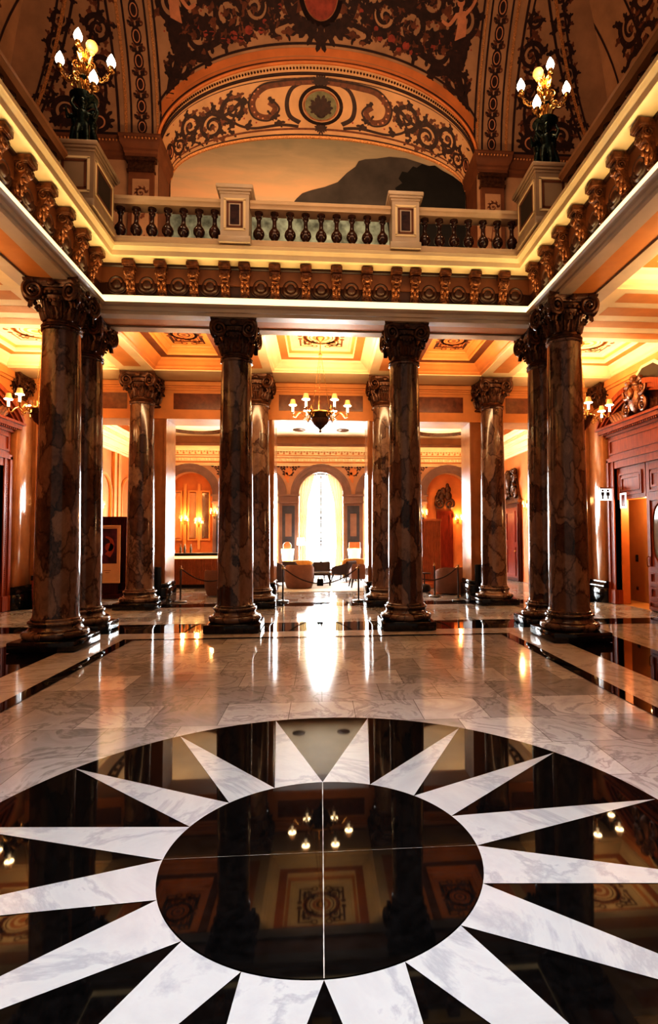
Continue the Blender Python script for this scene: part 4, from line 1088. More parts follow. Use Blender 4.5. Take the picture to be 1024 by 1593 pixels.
# ================================================================== CHANDELIERS
def chandelier(label, x, y, ztop=6.2, zrim=4.47):
    t = thing('chandelier', label, 'chandelier', (x, y, zrim), 0, 'bowl chandeliers with shaded candles')
    H = ztop-zrim
    MB().lathe([(.10, H), (.10, H-.03), (.05, H-.07), (.02, H-.10)], 16).build('canopy', [M['brass']], t)
    hk = MB(); hk.tube([(0, 0, H-.1), (0, 0, H-.38)], .012, 6); hk.lathe([(.03, H-.42), (.05, H-.40), (.03, H-.37)], 10); hk.build('hanging_rod', [M['brass']], t)
    for k in range(3):
        a = 2*PI*k/3+.4; c = MB(); n = 26
        for i in range(n):
            u0, u1 = i/n, (i+1)/n
            P = lambda u: Vector((.02*cos(a)+(.24-.02)*u*cos(a), .02*sin(a)+.22*u*sin(a), H-.40+(-(H-.40))*u))
            p, q = P(u0), P(u1); c.tube([p.lerp(q, -.1), p.lerp(q, .5)+Vector((.011, 0, 0) if i % 2 else (0, .011, 0)), p.lerp(q, 1.1), p.lerp(q, .5)-Vector((.011, 0, 0) if i % 2 else (0, .011, 0))], .005, 4, 0, True)
        c.build('chain', [M['brass']], t)
    MB().lathe([(.001, -.43), (.025, -.42), (.03, -.395), (.012, -.375), (.02, -.355), (.08, -.31), (.15, -.24), (.185, -.17), (.195, -.12), (.21, -.11), (.225, -.06), (.265, -.015), (.27, 0), (.255, .01), (.22, -.05)], 32).build('bowl', [M['bronze']], t)
    MB().lathe([(.27, -.02), (.285, 0), (.28, .02), (.262, .03), (.25, .02)], 32, cap=False).build('rim', [M['brass']], t)
    for k in range(3):
        a = 2*PI*k/3+.4; f = MB(); f.lathe([(.02, 0), (.012, .05), (.02, .1), (.006, .19), (.001, .22)], 8, (.255*cos(a), .255*sin(a), .02)); f.build('finial', [M['brass']], t)
    for k in range(6):
        a = 2*PI*k/6; c, s = cos(a), sin(a)
        pts = [(r*c, r*s, z) for r, z in ((.25, -.03), (.32, -.09), (.38, -.03), (.42, .03), (.48, .0), (.55, -.09), (.60, -.07), (.61, .0))]
        ar = MB().tube(pts, .014, 6); ar.merge(volute(.05, .012, 1.6, 1, 20), TR(.34*c, .34*s, -.08) @ rotz(a)); A = ar.build('arm', [M['brass']], t)
        MB().lathe([(.012, 0), (.04, .012), (.045, .02), (.02, .025)], 10, (.61*c, .61*s, 0)).build('drip_pan', [M['brass']], A)
        MB().lathe([(.026, .02), (.026, .17), (.02, .175)], 10, (.61*c, .61*s, 0)).build('candle', [M['candle']], A)
        MB().lathe([(.001, .175), (.085, .178), (.085, .186), (.001, .19)], 14, (.61*c, .61*s, 0)).build('glow_ring', [M['bulb']], A)
        MB().lathe([(.075, .185), (.045, .31), (.042, .31), (.07, .19)], 14, (.61*c, .61*s, 0), cap=False).build('shade', [M['shadedark'] if k in (1, 2) else M['shade']], A)
    return t
ch0 = chandelier('brass bowl chandelier hanging in the central bay before the lounge opening', -.02, 12.06)
dup(ch0, 'brass bowl chandelier in the left aisle, partly behind the corner columns', (-6.02, 12.06, 4.47), .3)
dup(ch0, 'brass bowl chandelier in the right aisle, partly behind the corner columns', (6.02, 12.06, 4.47), .3)

# ================================================================== LOUNGE BEYOND
YW = 24.0
lw = bpy.data.objects.new('wall_lounge', None); COL.objects.link(lw); struct(lw, 'far lounge wall with an arcade of arched windows')
def arch_poly(cx, r, zs, z0, n=20):
    return [(cx+r, z0)]+[(cx+r*cos(PI*i/n), zs+r*sin(PI*i/n)) for i in range(n+1)]+[(cx-r, z0)]
ZSP = 3.60; RA = .98
xs_ = [-5.7, -2.85, 0, 2.85, 5.7]
def arcade_piece(xa, xb, za, zb):
    b = MB(); b.box(xa, xb, YW, YW+.5, za, zb); return b
b = MB()
edges = []
for c in xs_:
    n = 20
    for i in range(n):
        a0, a1 = PI*i/n, PI*(i+1)/n
        p0 = (c+RA*cos(a0), ZSP+RA*sin(a0)); p1 = (c+RA*cos(a1), ZSP+RA*sin(a1))
        for y in (YW,): b.quad((p1[0], y, p1[1]), (p0[0], y, p0[1]), (p0[0], y, 4.86), (p1[0], y, 4.86))
        b.quad((p0[0], YW, p0[1]), (p1[0], YW, p1[1]), (p1[0], YW+.5, p1[1]), (p0[0], YW+.5, p0[1]))
edg = [-7.6]+sum([[c-RA, c+RA] for c in xs_], [])+[7.6]
for i in range(0, len(edg), 2): b.box(edg[i], edg[i+1], YW, YW+.5, 0, 4.86)
b.box(-7.6, 7.6, YW, YW+.5, 4.86, 6.2)
b.build('arcade', [M['arcade']], lw)
for c in xs_:
    b = MB()
    for r0, r1, d in ((RA, RA+.12, .05), (RA+.12, RA+.28, .08), (RA+.28, RA+.36, .11)):
        n = 24; v = []
        for i in range(n+1):
            a = PI*i/n; ca, sa = cos(a), sin(a)
            v += [(c+r0*ca, YW, ZSP+r0*sa), (c+r0*ca, YW-d, ZSP+r0*sa), (c+r1*ca, YW-d, ZSP+r1*sa), (c+r1*ca, YW, ZSP+r1*sa)]
        b.add(v, [(4*i+q, 4*i+(q+1) % 4, 4*i+4+(q+1) % 4, 4*i+4+q) for i in range(n) for q in range(4)])
    b.build('archivolt', [M['arch']], lw)
for x in (-4.275, -1.425, 1.425, 4.275):
    b = MB(); b.box(x-.40, x+.40, YW-.06, YW, 0, 3.22); b.build('pillar_face', [M['arch']], lw)
    b = MB(); b.box(x-.46, x+.46, YW-.14, YW, 3.22, 3.30); b.box(x-.43, x+.43, YW-.11, YW, 3.30, 3.52); b.box(x-.48, x+.48, YW-.17, YW, 3.52, 3.60); b.build('impost', [M['arch']], lw)
    b = MB(); b.box(x-.27, x+.27, YW-.08, YW-.06, .6, 3.1); b.build('slate_panel', [M['archdark']], lw); b = MB(); b.box(x-.14, x+.14, YW-.095, YW-.08, 1.75, 2.75); b.build('inset_panel', [M['arch']], lw)
    o = Orn(); o.fan(0, -.05, PI/2, .42, 7, 2.4, INK); o.disc(0, .12, .17, ORNG, 2, 14); o.leaf(-.1, .1, -PI/2, .5, .2, ORNG, 2); o.spiral(.3, .3, .13, 0, 1.3, 1, .04, INK); o.spiral(-.3, .3, .13, PI, 1.3, -1, .04, INK)
    o.onto(lambda a, z, h: (x+a, YW-.012-h, 4.5+z), 'spandrel_ornament', lw, .003)
b = MB()
for d, z0, z1 in ((.08, 4.86, 4.96), (.12, 4.96, 5.02), (.16, 5.02, 5.22), (.24, 5.22, 5.28), (.28, 5.28, 5.46), (.40, 5.46, 5.56), (.46, 5.56, 5.66)):
    b.box(-7.6, 7.6, YW-d, YW, z0, z1)
    for s in (-1, 1): b.box(min(s*7.6, s*(7.6-d)), max(s*7.6, s*(7.6-d)), YQ, YW, z0, z1)
for k in range(120):
    x = -7.5+k*.126; b.sphere((x, YW-.17, 5.12), .05, 6, 0, (1, .9, 1.2)); b.box(x, x+.06, YW-.36, YW-.28, 5.37, 5.45)
for k in range(60):
    y = YQ+.1+k*.145
    for s in (-1, 1): b.box(min(s*7.32, s*7.24), max(s*7.32, s*7.24), y, y+.07, 5.37, 5.45)
b.build('cornice', [M['cream']], lw)
b = MB()
for d, z0, z1 in ((.165, 5.02, 5.045), (.165, 5.19, 5.22), (.285, 5.28, 5.31), (.285, 5.43, 5.46), (.085, 4.90, 4.92)): b.box(-7.3, 7.3, YW-d, YW-.02, z0, z1)
b.box(-7.3, 7.3, YW-.13, YW-.02, 4.97, 5.01)
for k in range(60): b.box(-7.45+k*.252, -7.37+k*.252, YW-.29, YW-.2, 5.34, 5.41)
b.build('cornice_bands_and_shadows', [M['orange']], lw)  # coloured cornice bands, with dentil shadows put in as orange blocks
MB().box(-7.6, 7.6, YW-.475, YW-.40, 5.66, 5.78).build('dark_fillet', [M['umber']], lw)
b = MB(); b.box(-7.6, 7.6, YQ, YW+.5, 6.15, 6.3)
lc = struct(b.build('ceiling_lounge', [M['ceil']]), 'pale lounge ceiling with carved oval border')
b = MB()
for cx in (-5.0, 5.0):
    for rx, ry in ((2.1, 3.4), (1.85, 3.1)):
        b.tube([(cx+rx*cos(2*PI*i/48), 19.8+ry*sin(2*PI*i/48), 6.13) for i in range(48)], .06, 6, 0, True)
    for i in range(40):
        a = 2*PI*i/40; b.sphere((cx+1.97*cos(a), 19.8+3.25*sin(a), 6.12), .09, 6, 0, (1, 1, .6))
for cx in (-.9, .9): b.lathe([(.26, .0), (.26, -.03), (.18, -.06)], 16, (cx, 22.3, 6.15))
b.build('carved_border', [M['bronze']], lc)
# windows
for k, c in enumerate((0, -2.85, 2.85)):
    w = bpy.data.objects.new('window_%d' % (k+1), None); COL.objects.link(w); struct(w, ['tall arched lounge window in the centre', 'arched lounge window at the left', 'arched lounge window at the right'][k])
    b = MB()
    for x in (-RA+.04, 0, RA-.04): b.box(c+x-.03, c+x+.03, YW+.3, YW+.36, .3, ZSP+(.9 if x == 0 else .1))
    for z in (.35, 1.55, 2.6): b.box(c-RA, c+RA, YW+.3, YW+.36, z-.025, z+.025)
    b.tube([(c+(RA-.03)*cos(PI*i/20), YW+.33, ZSP+(RA-.03)*sin(PI*i/20)) for i in range(21)], .035, 6)
    b.build('glazing_frame', [M['steel']], w)
    b = MB(); b.box(c-RA, c+RA, YW+.1, YW+.5, 0, .3); b.build('window_sill', [M['arch']], w)
    for s in (-1, 1):
        # curtain: gathered cloth hanging from the arch and tied back
        cm = MB(); us = [i/26 for i in range(27)]; vs_ = [j/22 for j in range(23)]
        def cf(u, v):
            zt = ZSP+math.sqrt(max(0, RA*RA-((RA-.02)*(1-u*.92))**2))*.97 if v < .0001 else None
            xo = RA-.02; ztop = ZSP+math.sqrt(max(0, RA*RA-(xo*(1-u*.80))**2))
            z = ztop+(.12-ztop)*v; zz = max(0, min(1, (z-.1)/ (ZSP-.1)))
            wid = .30+.16*max(0, (z-1.5)/3.0)**1.0+.10*max(0, (1.4-z)/1.4)
            if z > ZSP-.2: wid = .42+(z-ZSP+.2)*.25
            x = xo-u*wid
            return (c+s*x, YW+.16+.035*sin(u*30+v*2), z)
        cm.grid(cf, us, vs_)
        t = tag(cm.build('curtain', [M['curtain']]), 'cream curtain tied back at the %s side of the %s' % ('right' if s > 0 else 'left', ['central arched window', 'left arched window', 'right arched window'][k]), 'curtain', 'cream lounge curtains')
b = MB(); b.quad((-9, YW+2.5, -2), (9, YW+2.5, -2), (9, YW+2.5, 7), (-9, YW+2.5, 7))
struct(b.build('exterior_daylight', [M['day']]), 'overexposed daylight outside the lounge windows')
# blind arches left and right (mirror with frames / carved niche)
for s in (-1, 1):
    b = MB(); c = s*5.7
    b.box(c-RA, c+RA, YW+.45, YW+.5, 0, 4.7); b.build('niche_back', [M['orange']], lw)
    if s < 0:
        b = MB()
        for x in (-.62, .05, .6): b.box(c+x-.16, c+x+.16, YW+.40, YW+.45, 1.7, 3.7)
        b.build('mirror_panel', [M['mirror']], lw)
        b = MB()
        for x in (-.62, .05, .6): frame_rect(b, c+x-.21, c+x+.21, 1.6, 3.8, YW+.44, .06, .07)
        for x in (-.28, .33): b.box(c+x-.06, c+x+.06, YW+.36, YW+.45, 1.2, 4.1)
        b.build('mirror_frame', [M['ochre']], lw)
    else:
        b = MB(); b.box(c-.45, c+.30, YW+.36, YW+.45, .1, 2.9); frame_rect(b, c-.36, c+.21, 1.6, 2.75, YW+.36, .06, .03); frame_rect(b, c-.36, c+.21, .3, 1.45, YW+.36, .06, .03); b.build('niche_door', [M['redwood']], lw)
        b = MB()
        for k in range(16): b.sphere((c-.08+random.uniform(-.34, .34), YW+.34, 3.35+random.uniform(-.3, .75)), random.uniform(.07, .16), 8, 0, (1, .6, 1.3))
        b.merge(volute(.22, .06, 1.8, 1, 30), TR(c-.3, YW+.32, 3.2)); b.merge(volute(.22, .06, 1.8, -1, 30), TR(c+.15, YW+.32, 3.2)); b.build('carved_overdoor', [M['bronze']], lw)
# red door in the lounge right wall
d3 = bpy.data.objects.new('door_3', None); COL.objects.link(d3); d3.location = (7.6, 20.9, 0); d3.rotation_euler = (0, 0, -PI/2); struct(d3, 'dark red lounge door under a carved overdoor')
b = MB(); b.box(-.85, .85, -.1, 0, 0, 3.0); frame_rect(b, -.78, .78, .02, 2.95, -.1, .1, .05); b.build('frame', [M['darkwood']], d3)
b = MB(); b.box(-.66, .66, -.13, -.1, .05, 2.84); frame_rect(b, -.5, .5, 1.5, 2.7, -.13, .07, .03); frame_rect(b, -.5, .5, .2, 1.3, -.13, .07, .03); b.build('leaf', [M['redwood']], d3)
MB().sphere((.52, -.17, 1.15), .04, 10).build('handle', [M['brass']], d3)
b = MB(); b.box(-.95, .95, -.2, 0, 3.0, 3.12); b.prism([(-.9, 3.12), (.9, 3.12), (.7, 3.35), (.5, 3.9), (.2, 4.35), (-.2, 4.35), (-.5, 3.9), (-.7, 3.35)], lambda a, z, h: (a, -h, z), 0, .1)
for s in (-1, 1): b.merge(volute(.26, .07, 1.9, s, 36), TR(s*.5, -.16, 3.45)); b.merge(volute(.2, .06, 1.7, -s, 30), TR(s*.35, -.16, 4.0))
b.sphere((0, -.2, 3.9), .3, 14, 0, (.8, .5, 1.2))
for k in range(14): b.sphere((random.uniform(-.6, .6), -.14, random.uniform(3.25, 4.3)), random.uniform(.06, .12), 8)
b.build('carved_overdoor', [M['bronze']], d3)
# panels on lounge left wall
b = MB()
for y in (17.0, 19.4, 21.8):
    pts = [(y-.7, .9)]+[(y-.7*cos(PI*i/14), 3.3+.7*sin(PI*i/14)) for i in range(15)]+[(y+.7, .9)]
    b.tube([(-7.56, p, z) for p, z in pts], .06, 6)
    for yy in (y-1.0, y+1.0): b.box(-7.6, -7.5, yy-.12, yy+.12, 0, 4.86)
b.build('arched_moulding', [M['ochre']], lw)

# sconces
def sconce(label, loc, rz):
    t = thing('wall_sconce', label, 'wall sconce', loc, rz, 'gilt wall sconces')
    MB().lathe([(.001, -.16), (.04, -.12), (.055, 0), (.04, .12), (.001, .18)], 12, (0, -.012, 0), sq=.3).build('backplate', [M['brass']], t)
    for s in (-1, 1):
        a = MB(); a.tube([(0, -.02, -.06), (s*.06, -.07, -.10), (s*.13, -.10, -.06), (s*.14, -.10, .0)], .011, 6); A = a.build('arm', [M['brass']], t)
        MB().lathe([(.02, 0), (.03, .01), (.016, .02), (.016, .10)], 8, (s*.14, -.10, 0)).build('candle', [M['candle']], A)
        MB().lathe([(.012, .10), (.024, .125), (.026, .15), (.012, .19), (.001, .21)], 10, (s*.14, -.10, 0)).build('bulb', [M['bulb']], A)
        MB().lathe([(.07, .10), (.045, .24)], 12, (s*.14, -.10, 0), cap=False).build('shade', [M['shade']], A)
    return t
sc0 = sconce('gilt sconce on the lounge left wall behind the reeded screen', (-7.6, 19.15, 2.75), PI/2)
for lab, loc, rz in [('gilt sconce on the pillar just left of the front left column', (-4.62, YW-.1, 2.75), 0),
                     ('gilt sconce left of the two in the mirrored arch', (-5.98, YW+.35, 2.45), 0),
                     ('gilt sconce right of the two in the mirrored arch', (-5.37, YW+.35, 2.35), 0),
                     ('gilt sconce on the pillar beside the copper reeded screen', (4.55, YW-.1, 2.7), 0),
                     ('gilt sconce in the right carved arch beside the small red door', (6.25, YW+.42, 2.5), 0),
                     ('gilt sconce on the lounge right wall next to the red door', (7.6, 19.45, 2.8), -PI/2)]:
    dup(sc0, lab, loc, rz)

# bar counter
t = thing('bar_counter', 'bar counter with reeded front and glowing strip under its top', 'bar counter', (-5.0, 18.9, 0))
MB().cbox(-2.2, 1.95, -.12, .6, 1.12, 1.19, .01).build('worktop', [M['black']], t)
MB().box(-2.15, 1.9, .0, .55, 0.12, 1.12).build('carcass', [M['darkwood']], t)
b = MB()
for k in range(80): x = -2.13+k*.0506; b.lathe([(.02, .12), (.02, 1.0)], 6, (x, -.005, 0))
b.build('reeded_front', [M['reed']], t)
MB().box(-2.14, 1.89, -.05, 0, 1.0, 1.09).build('light_strip', [M['barglow']], t)
MB().box(-2.1, 1.85, .08, .5, 0, .12).build('kick_plate', [M['black']], t)
t = thing('cash_register', 'dark till standing on the bar counter', 'till', (-5.25, 19.1, 1.19))
MB().cbox(-.2, .2, -.16, .16, 0, .1, .01).build('drawer', [M['black']], t)
b = MB(); b.prism([(-.12, .1), (.14, .1), (.14, .3), (.02, .33)], lambda p, z, h: (h, p, z), -.17, .17); b.build('body', [M['steel']], t); MB().box(-.13, .13, -.1, -.085, .28, .44).build('screen', [M['black']], t)
bt = thing('bottle', 'bottle standing on the bar counter, nearest the till', 'bottle', (-4.85, 19.2, 1.19), 0, 'bottles on the bar counter')
MB().lathe([(.035, 0), (.038, .01), (.038, .17), (.015, .22), (.013, .28)], 12).build('body', [M['inkgreen']], bt); MB().lathe([(.016, .27), (.016, .30), (.001, .30)], 10).build('cap', [M['brass']], bt)
dup(bt, 'second bottle from the till on the bar counter', (-4.72, 19.22, 1.19)); dup(bt, 'bottle on the bar counter farthest from the till', (-4.5, 19.18, 1.19))

# screens and poster stand
def reeded(label, x0, x1, y, z0, z1, mat, matp):
    t = thing('reeded_screen', label, 'screen', ((x0+x1)/2, y, 0), 0)
    w = (x1-x0)/2; b = MB(); b.box(-w, w, -.03, .05, z0, z1); n = int(w*2/.05)
    b.build('panel', [mat], t)
    b = MB()
    for k in range(n): b.lathe([(.024, z0+.02), (.024, z1-.06)], 6, (-w+.025+k*2*w/n, -.03, 0))
    b.build('reeding', [mat], t); MB().box(-w-.03, w+.03, -.07, .07, z1-.06, z1+.02).build('top_rail', [matp], t)
    MB().cbox(-w-.06, w+.06, -.2, .2, 0, .18, .01).build('foot', [matp], t); MB().box(-w, w, -.1, .1, .18, z0).build('base', [matp], t)
    return t
reeded('dark reeded wooden screen behind the back left column', -6.75, -5.25, 16.6, .40, 2.32, M['darkwood'], M['darkwood'])
reeded('copper reeded screen glowing right of the front right column', 3.25, 4.05, 18.2, .25, 2.3, M['reed'], M['reed'])
t = thing('poster_stand', 'framed purple poster on an easel between the left columns', 'poster stand', (-6.12, 16.1, 0))
b = MB(); frame_rect(b, -.36, .36, .42, 2.08, 0, .05, .04); b.build('frame', [M['paper']], t)
MB().box(-.32, .32, -.012, 0, .46, 2.04).build('mount', [M['paper']], t); MB().box(-.31, .26, -.016, -.012, .98, 1.98).build('print', [M['poster']], t)
b = MB(); b.box(-.3, .3, 0, .05, .1, .42); b.box(-.4, .4, -.16, .16, 0, .1); b.build('foot', [M['darkwood']], t)

o = Orn(); o.curve([(0, 1.2), (.12, 1.4), (.1, 1.65), (-.05, 1.75)], .18, .05, RED); o.disc(.05, 1.45, .12, RED, 1, 14)
o.onto(lambda x, y, z: (x, -.018-z, y), 'printed_motif', t, .001)
o = Orn()
for k, wd in enumerate((.2, .12)): o.ribbon([(-wd/2, .78-k*.06), (wd/2, .78-k*.06)], .012, INK2)
o.onto(lambda x, y, z: (x, -.014-z, y), 'caption_lines', t, .001)
# bins beside piers
for s, lab in ((-1, 'slim black upright board between the left back column and its pier'), (1, 'slim black upright board between the right back column and its pier')):
    t = thing('black_board', lab, 'board', (s*4.22, 14.30, 0), 0, 'black boards by the piers')
    MB().cbox(-.12, .12, -.022, .022, 0.03, .96, .008).build('panel', [M['black']], t); MB().cbox(-.14, .14, -.035, .035, 0, .03, .006).build('foot', [M['black']], t)

# stanchions and ropes
def stanchion(label, x, y):
    t = thing('rope_stanchion', label, 'stanchion', (x, y, 0), 0, 'rope barrier posts')
    MB().lathe([(.16, 0), (.165, .012), (.15, .025), (.06, .035), (.03, .05)], 24).build('base', [M['steel']], t)
    MB().lathe([(.022, .03), (.022, .88)], 12).build('post', [M['steel']], t)
    MB().lathe([(.022, .86), (.035, .87), (.035, .90), (.02, .915), (.03, .935), (.025, .955), (.001, .96)], 14).build('finial', [M['brass']], t)
    return t
st0 = stanchion('rope stanchion at the left of the central opening', -1.02, 14.66)
for lab, loc in (('rope stanchion at the right of the central opening', (1.0, 14.62, 0)), ('brass rope stanchion beside the left pier, before the bar', (-3.76, 14.9, 0)), ('rope stanchion beside the right pier, before the tub chair', (3.68, 14.45, 0)), ('rope post standing farther back by the copper reeded screen', (3.26, 15.5, 0)), ('rope stanchion hidden behind the front left column', (-2.2, 14.9, 0)), ('rope stanchion hidden behind the front right column', (2.2, 14.6, 0))):
    dup(st0, lab, loc)
def rope(label, p, q, sag, z=.87):
    b = MB(); n = 28
    b.tube([(p[0]+(q[0]-p[0])*i/n, p[1]+(q[1]-p[1])*i/n-.0, z-sag*4*(i/n)*(1-i/n)) for i in range(n+1)], .016, 8)
    t = thing('barrier_rope', label, 'rope', (0, 0, 0), 0, 'dark barrier ropes')
    b.build('rope', [M['rope']], t)
    for e in (p, q): MB().sphere((e[0], e[1], z), .028, 8).build('hook', [M['brass']], t)
rope('dark rope sagging across the central opening', (-.98, 14.66), (.96, 14.62), .40)
rope('dark rope sagging from the left pier across the bar opening', (-3.72, 14.9), (-2.24, 14.9), .33)
rope('dark rope sagging from the right pier across the right opening', (3.64, 14.45), (2.24, 14.6), .33)
t = thing('hanging_plaque', 'small black plaque hanging on the rope across the central opening', 'plaque', (-.03, 14.6, .60))
MB().cbox(-.085, .085, -.012, .012, -.19, -.0, .005).build('board', [M['black']], t)
for s in (-1, 1): MB().cbox(s*.045-.016, s*.045+.016, -.014, .014, -.005, .05, .004).build('clip', [M['white']], t)

# lounge furniture
b = MB(); b.cbox(-2.2, 2.0, 17.3, 23.3, -.0115, -.001, .003); tag(b.build('carpet', [M['carpet']]), 'pale carpet under the lounge chairs', 'carpet')
def tub_chair(name, label, loc, rz, W, H, mat, seatmat, hb=.36, legs=True, group='lounge tub chairs'):
    t = thing(name, label, 'armchair', loc, rz, group)
    # shell: curved back wrapping 230 degrees, open toward -y (local front)
    R = W/2; n = 30; b = MB(); v = []; z0 = .12 if legs else .02
    for i in range(n+1):
        a = math.radians(-30+240*i/n); u = abs(i/n-.5)*2
        zt = H-(H-.58)*max(0, (u-.35)/.65)**1.5*.9
        for r, z in ((R*.86, z0), (R, z0+.2), (R*1.02, zt-.04), (R*.97, zt), (R*.86, zt-.02), (R*.80, .40), (R*.78, z0)):
            v.append((r*cos(a), r*sin(a), z))
    m = 7
    b.add(v, [(i*m+k, (i+1)*m+k, (i+1)*m+(k+1) % m, i*m+(k+1) % m) for i in range(n) for k in range(m)]+[tuple(range(m)), tuple(n*m+k for k in reversed(range(m)))], 0, True)
    b.build('shell', [mat], t)
    MB().lathe([(R*.78, z0), (R*.80, .38), (R*.79, .44), (R*.70, .47), (.001, .48)], 28).build('seat', [seatmat], t)
    if legs:
        for sx in (-1, 1):
            for sy_ in (-1, 1): MB().tube([(sx*R*.62, sy_*R*.62, .14), (sx*R*.72, sy_*R*.70, 0)], [.028, .016], 8).build('leg', [M['black']], t)
    return t
tub_chair('tub_chair', 'rose brown tub chair seen from behind just inside the central opening', (-.74, 18.55, 0), PI, .98, .80, M['sofa'], M['sofa'], legs=False)
tub_chair('tub_chair', 'brown tub chair at the left edge of the central opening', (-1.62, 19.7, .0), PI*.75, .85, .84, M['sofadark'], M['sofa'])
tub_chair('tub_chair', 'wide ochre tub chair under the left lamp', (-.75, 22.0, 0), .2, .95, .78, M['sofagold'], M['sofagold'])
tub_chair('tub_chair', 'wide ochre tub chair under the right lamp', (1.3, 21.8, 0), -.2, 1.0, .84, M['sofagold'], M['sofadark'])
tub_chair('tub_chair', 'tub chair seen from behind in the right opening', (3.92, 16.35, 0), PI+.2, .95, .80, M['sofa'], M['sofa'], legs=False)
tub_chair('tub_chair', 'tub chair half hidden by the front left column', (-3.0, 16.5, 0), PI-.2, .9, .76, M['sofa'], M['sofa'], legs=False)
def armchair(label, loc, rz, W, mat):
    t = thing('armchair', label, 'armchair', loc, rz, 'dark lounge armchairs')
    h = W/2
    b = MB(); b.prism([(h*.75, .30), (h*.95, .30), (h*1.15, .74), (h*1.05, .80), (h*.85, .76)], lambda p, z, q: (q, p, z), -h*.92, h*.92, 0, True); b.build('backrest', [mat], t)
    for s in (-1, 1):
        b = MB(); b.prism([(-h*.85, .30), (h*.95, .30), (h*1.05, .74), (h*.4, .66), (-h*.7, .58), (-h*.9, .5)], lambda p, z, q: (q, p, z), min(s*h*.82, s*h), max(s*h*.82, s*h), 0, True); b.build('arm', [mat], t)
    MB().cbox(-h*.82, h*.82, -h*.85, h*.8, .28, .46, .03).build('seat', [mat], t)
    for sx in (-1, 1):
        for q in (-1, 1): MB().tube([(sx*h*.8, q*h*.75, .30), (sx*h*1.0, q*h*.98, 0)], [.035, .018], 8).build('leg', [M['black']], t)
armchair('dark armchair with splayed legs left of the window axis', (-.08, 20.8, 0), PI+.3, .68, M['sofadark'])
armchair('dark armchair with splayed legs right of the window axis', (.86, 21.1, 0), PI+1.0, .72, M['sofadark'])
armchair('brown armchair seen from behind at the right of the central opening', (1.30, 18.7, 0), PI+.1, .62, M['sofa'])
armchair('dark armchair half hidden behind the rose brown tub chair', (-1.05, 20.9, 0), PI-.5, .6, M['sofadark'])
t = thing('coffee_table', 'low dark glass topped table among the lounge chairs', 'table', (-.02, 19.5, 0))
MB().cbox(-.38, .38, -.3, .3, .44, .48, .008).build('top', [M['glass']], t)
for sx in (-1, 1):
    for q in (-1, 1): MB().cbox(sx*.33-.025, sx*.33+.025, q*.25-.025, q*.25+.025, 0, .44, .004).build('leg', [M['black']], t)
t = thing('pedestal_table', 'small dark pedestal table beside the right tub chair', 'table', (3.22, 16.85, 0))
MB().lathe([(.2, .56), (.21, .575), (.2, .59)], 20).build('top', [M['black']], t); MB().lathe([(.02, .2), (.018, .56)], 10).build('stem', [M['black']], t); MB().lathe([(.14, 0), (.2, .04), (.21, .14), (.16, .22), (.03, .25)], 18).build('base', [M['black']], t)
def side_lamp(label, loc, r, mat, h0=.62):
    g = thing('side_table', 'round side table carrying the ' + label.split(' on ')[0], 'table', loc, 0, 'side tables with lamps')
    MB().lathe([(.26, h0-.03), (.27, h0-.01), (.26, h0)], 24).build('top', [M['darkwood']], g); MB().lathe([(.18, 0), (.16, .03), (.04, .05), (.03, h0-.03)], 16).build('pedestal', [M['darkwood']], g)
    t = thing('table_lamp', label, 'lamp', (loc[0], loc[1], h0), 0, 'lounge table lamps')
    MB().lathe([(.09, 0), (.09, .015), (.03, .03), (.05, .07), (.02, .11), (.015, .16)], 16).build('base', [M['brass']], t)
    MB().lathe([(r*.82, .12), (r*1.05, .62), (r*1.02, .62), (r*.8, .13)], 24, cap=False).build('lamp_shade', [mat], t)
    return t
side_lamp('left glowing table lamp on a round table by the slate pillar', (-1.38, 22.6, 0), .26, M['lamp'])
side_lamp('right glowing table lamp on a round table by the slate pillar', (1.38, 22.6, 0), .27, M['lamp'])
t = thing('floor_lamp', 'white shaded floor lamp at the left of the central window', 'lamp', (-.86, 23.2, 0))
MB().lathe([(.14, 0), (.14, .02), (.02, .04)], 16).build('base', [M['brass']], t); MB().lathe([(.012, .03), (.012, 1.45)], 8).build('pole', [M['brass']], t); MB().lathe([(.17, 1.38), (.15, 1.70)], 20, cap=False).build('lamp_shade', [M['lampwhite']], t)
t = thing('round_chair_back', 'round backed ochre chair behind the left glowing lamp', 'chair', (-1.45, 23.3, 0), 0)
for sx in (-1, 1):
    for q in (-1, 1): MB().tube([(sx*.2, q*.2, .45), (sx*.22, q*.22, 0)], [.022, .015], 6).build('leg', [M['darkwood']], t)
MB().cbox(-.25, .25, -.25, .25, .42, .50, .03).build('seat', [M['sofagold']], t)
b = MB().lathe([(.001, -.03), (.17, -.03), (.19, 0), (.17, .03), (.001, .03)], 22); q = MB().merge(b, TR(0, .24, 1.34) @ Matrix.Rotation(PI/2, 4, 'X')); q.tube([(-.1, .24, .5), (-.08, .24, 1.18)], .016, 6); q.tube([(.1, .24, .5), (.08, .24, 1.18)], .016, 6); q.build('backrest', [M['reed']], t)
t = thing('square_back_chair', 'square backed ochre chair behind the right glowing lamp', 'chair', (1.45, 23.3, 0), 0)
for sx in (-1, 1):
    for q in (-1, 1): MB().tube([(sx*.2, q*.2, .45), (sx*.22, q*.22, 0)], [.022, .015], 6).build('leg', [M['darkwood']], t)
MB().cbox(-.25, .25, -.25, .25, .42, .50, .03).build('seat', [M['sofagold']], t); MB().cbox(-.25, .25, .2, .27, .5, 1.5, .03).build('backrest', [M['reed']], t)

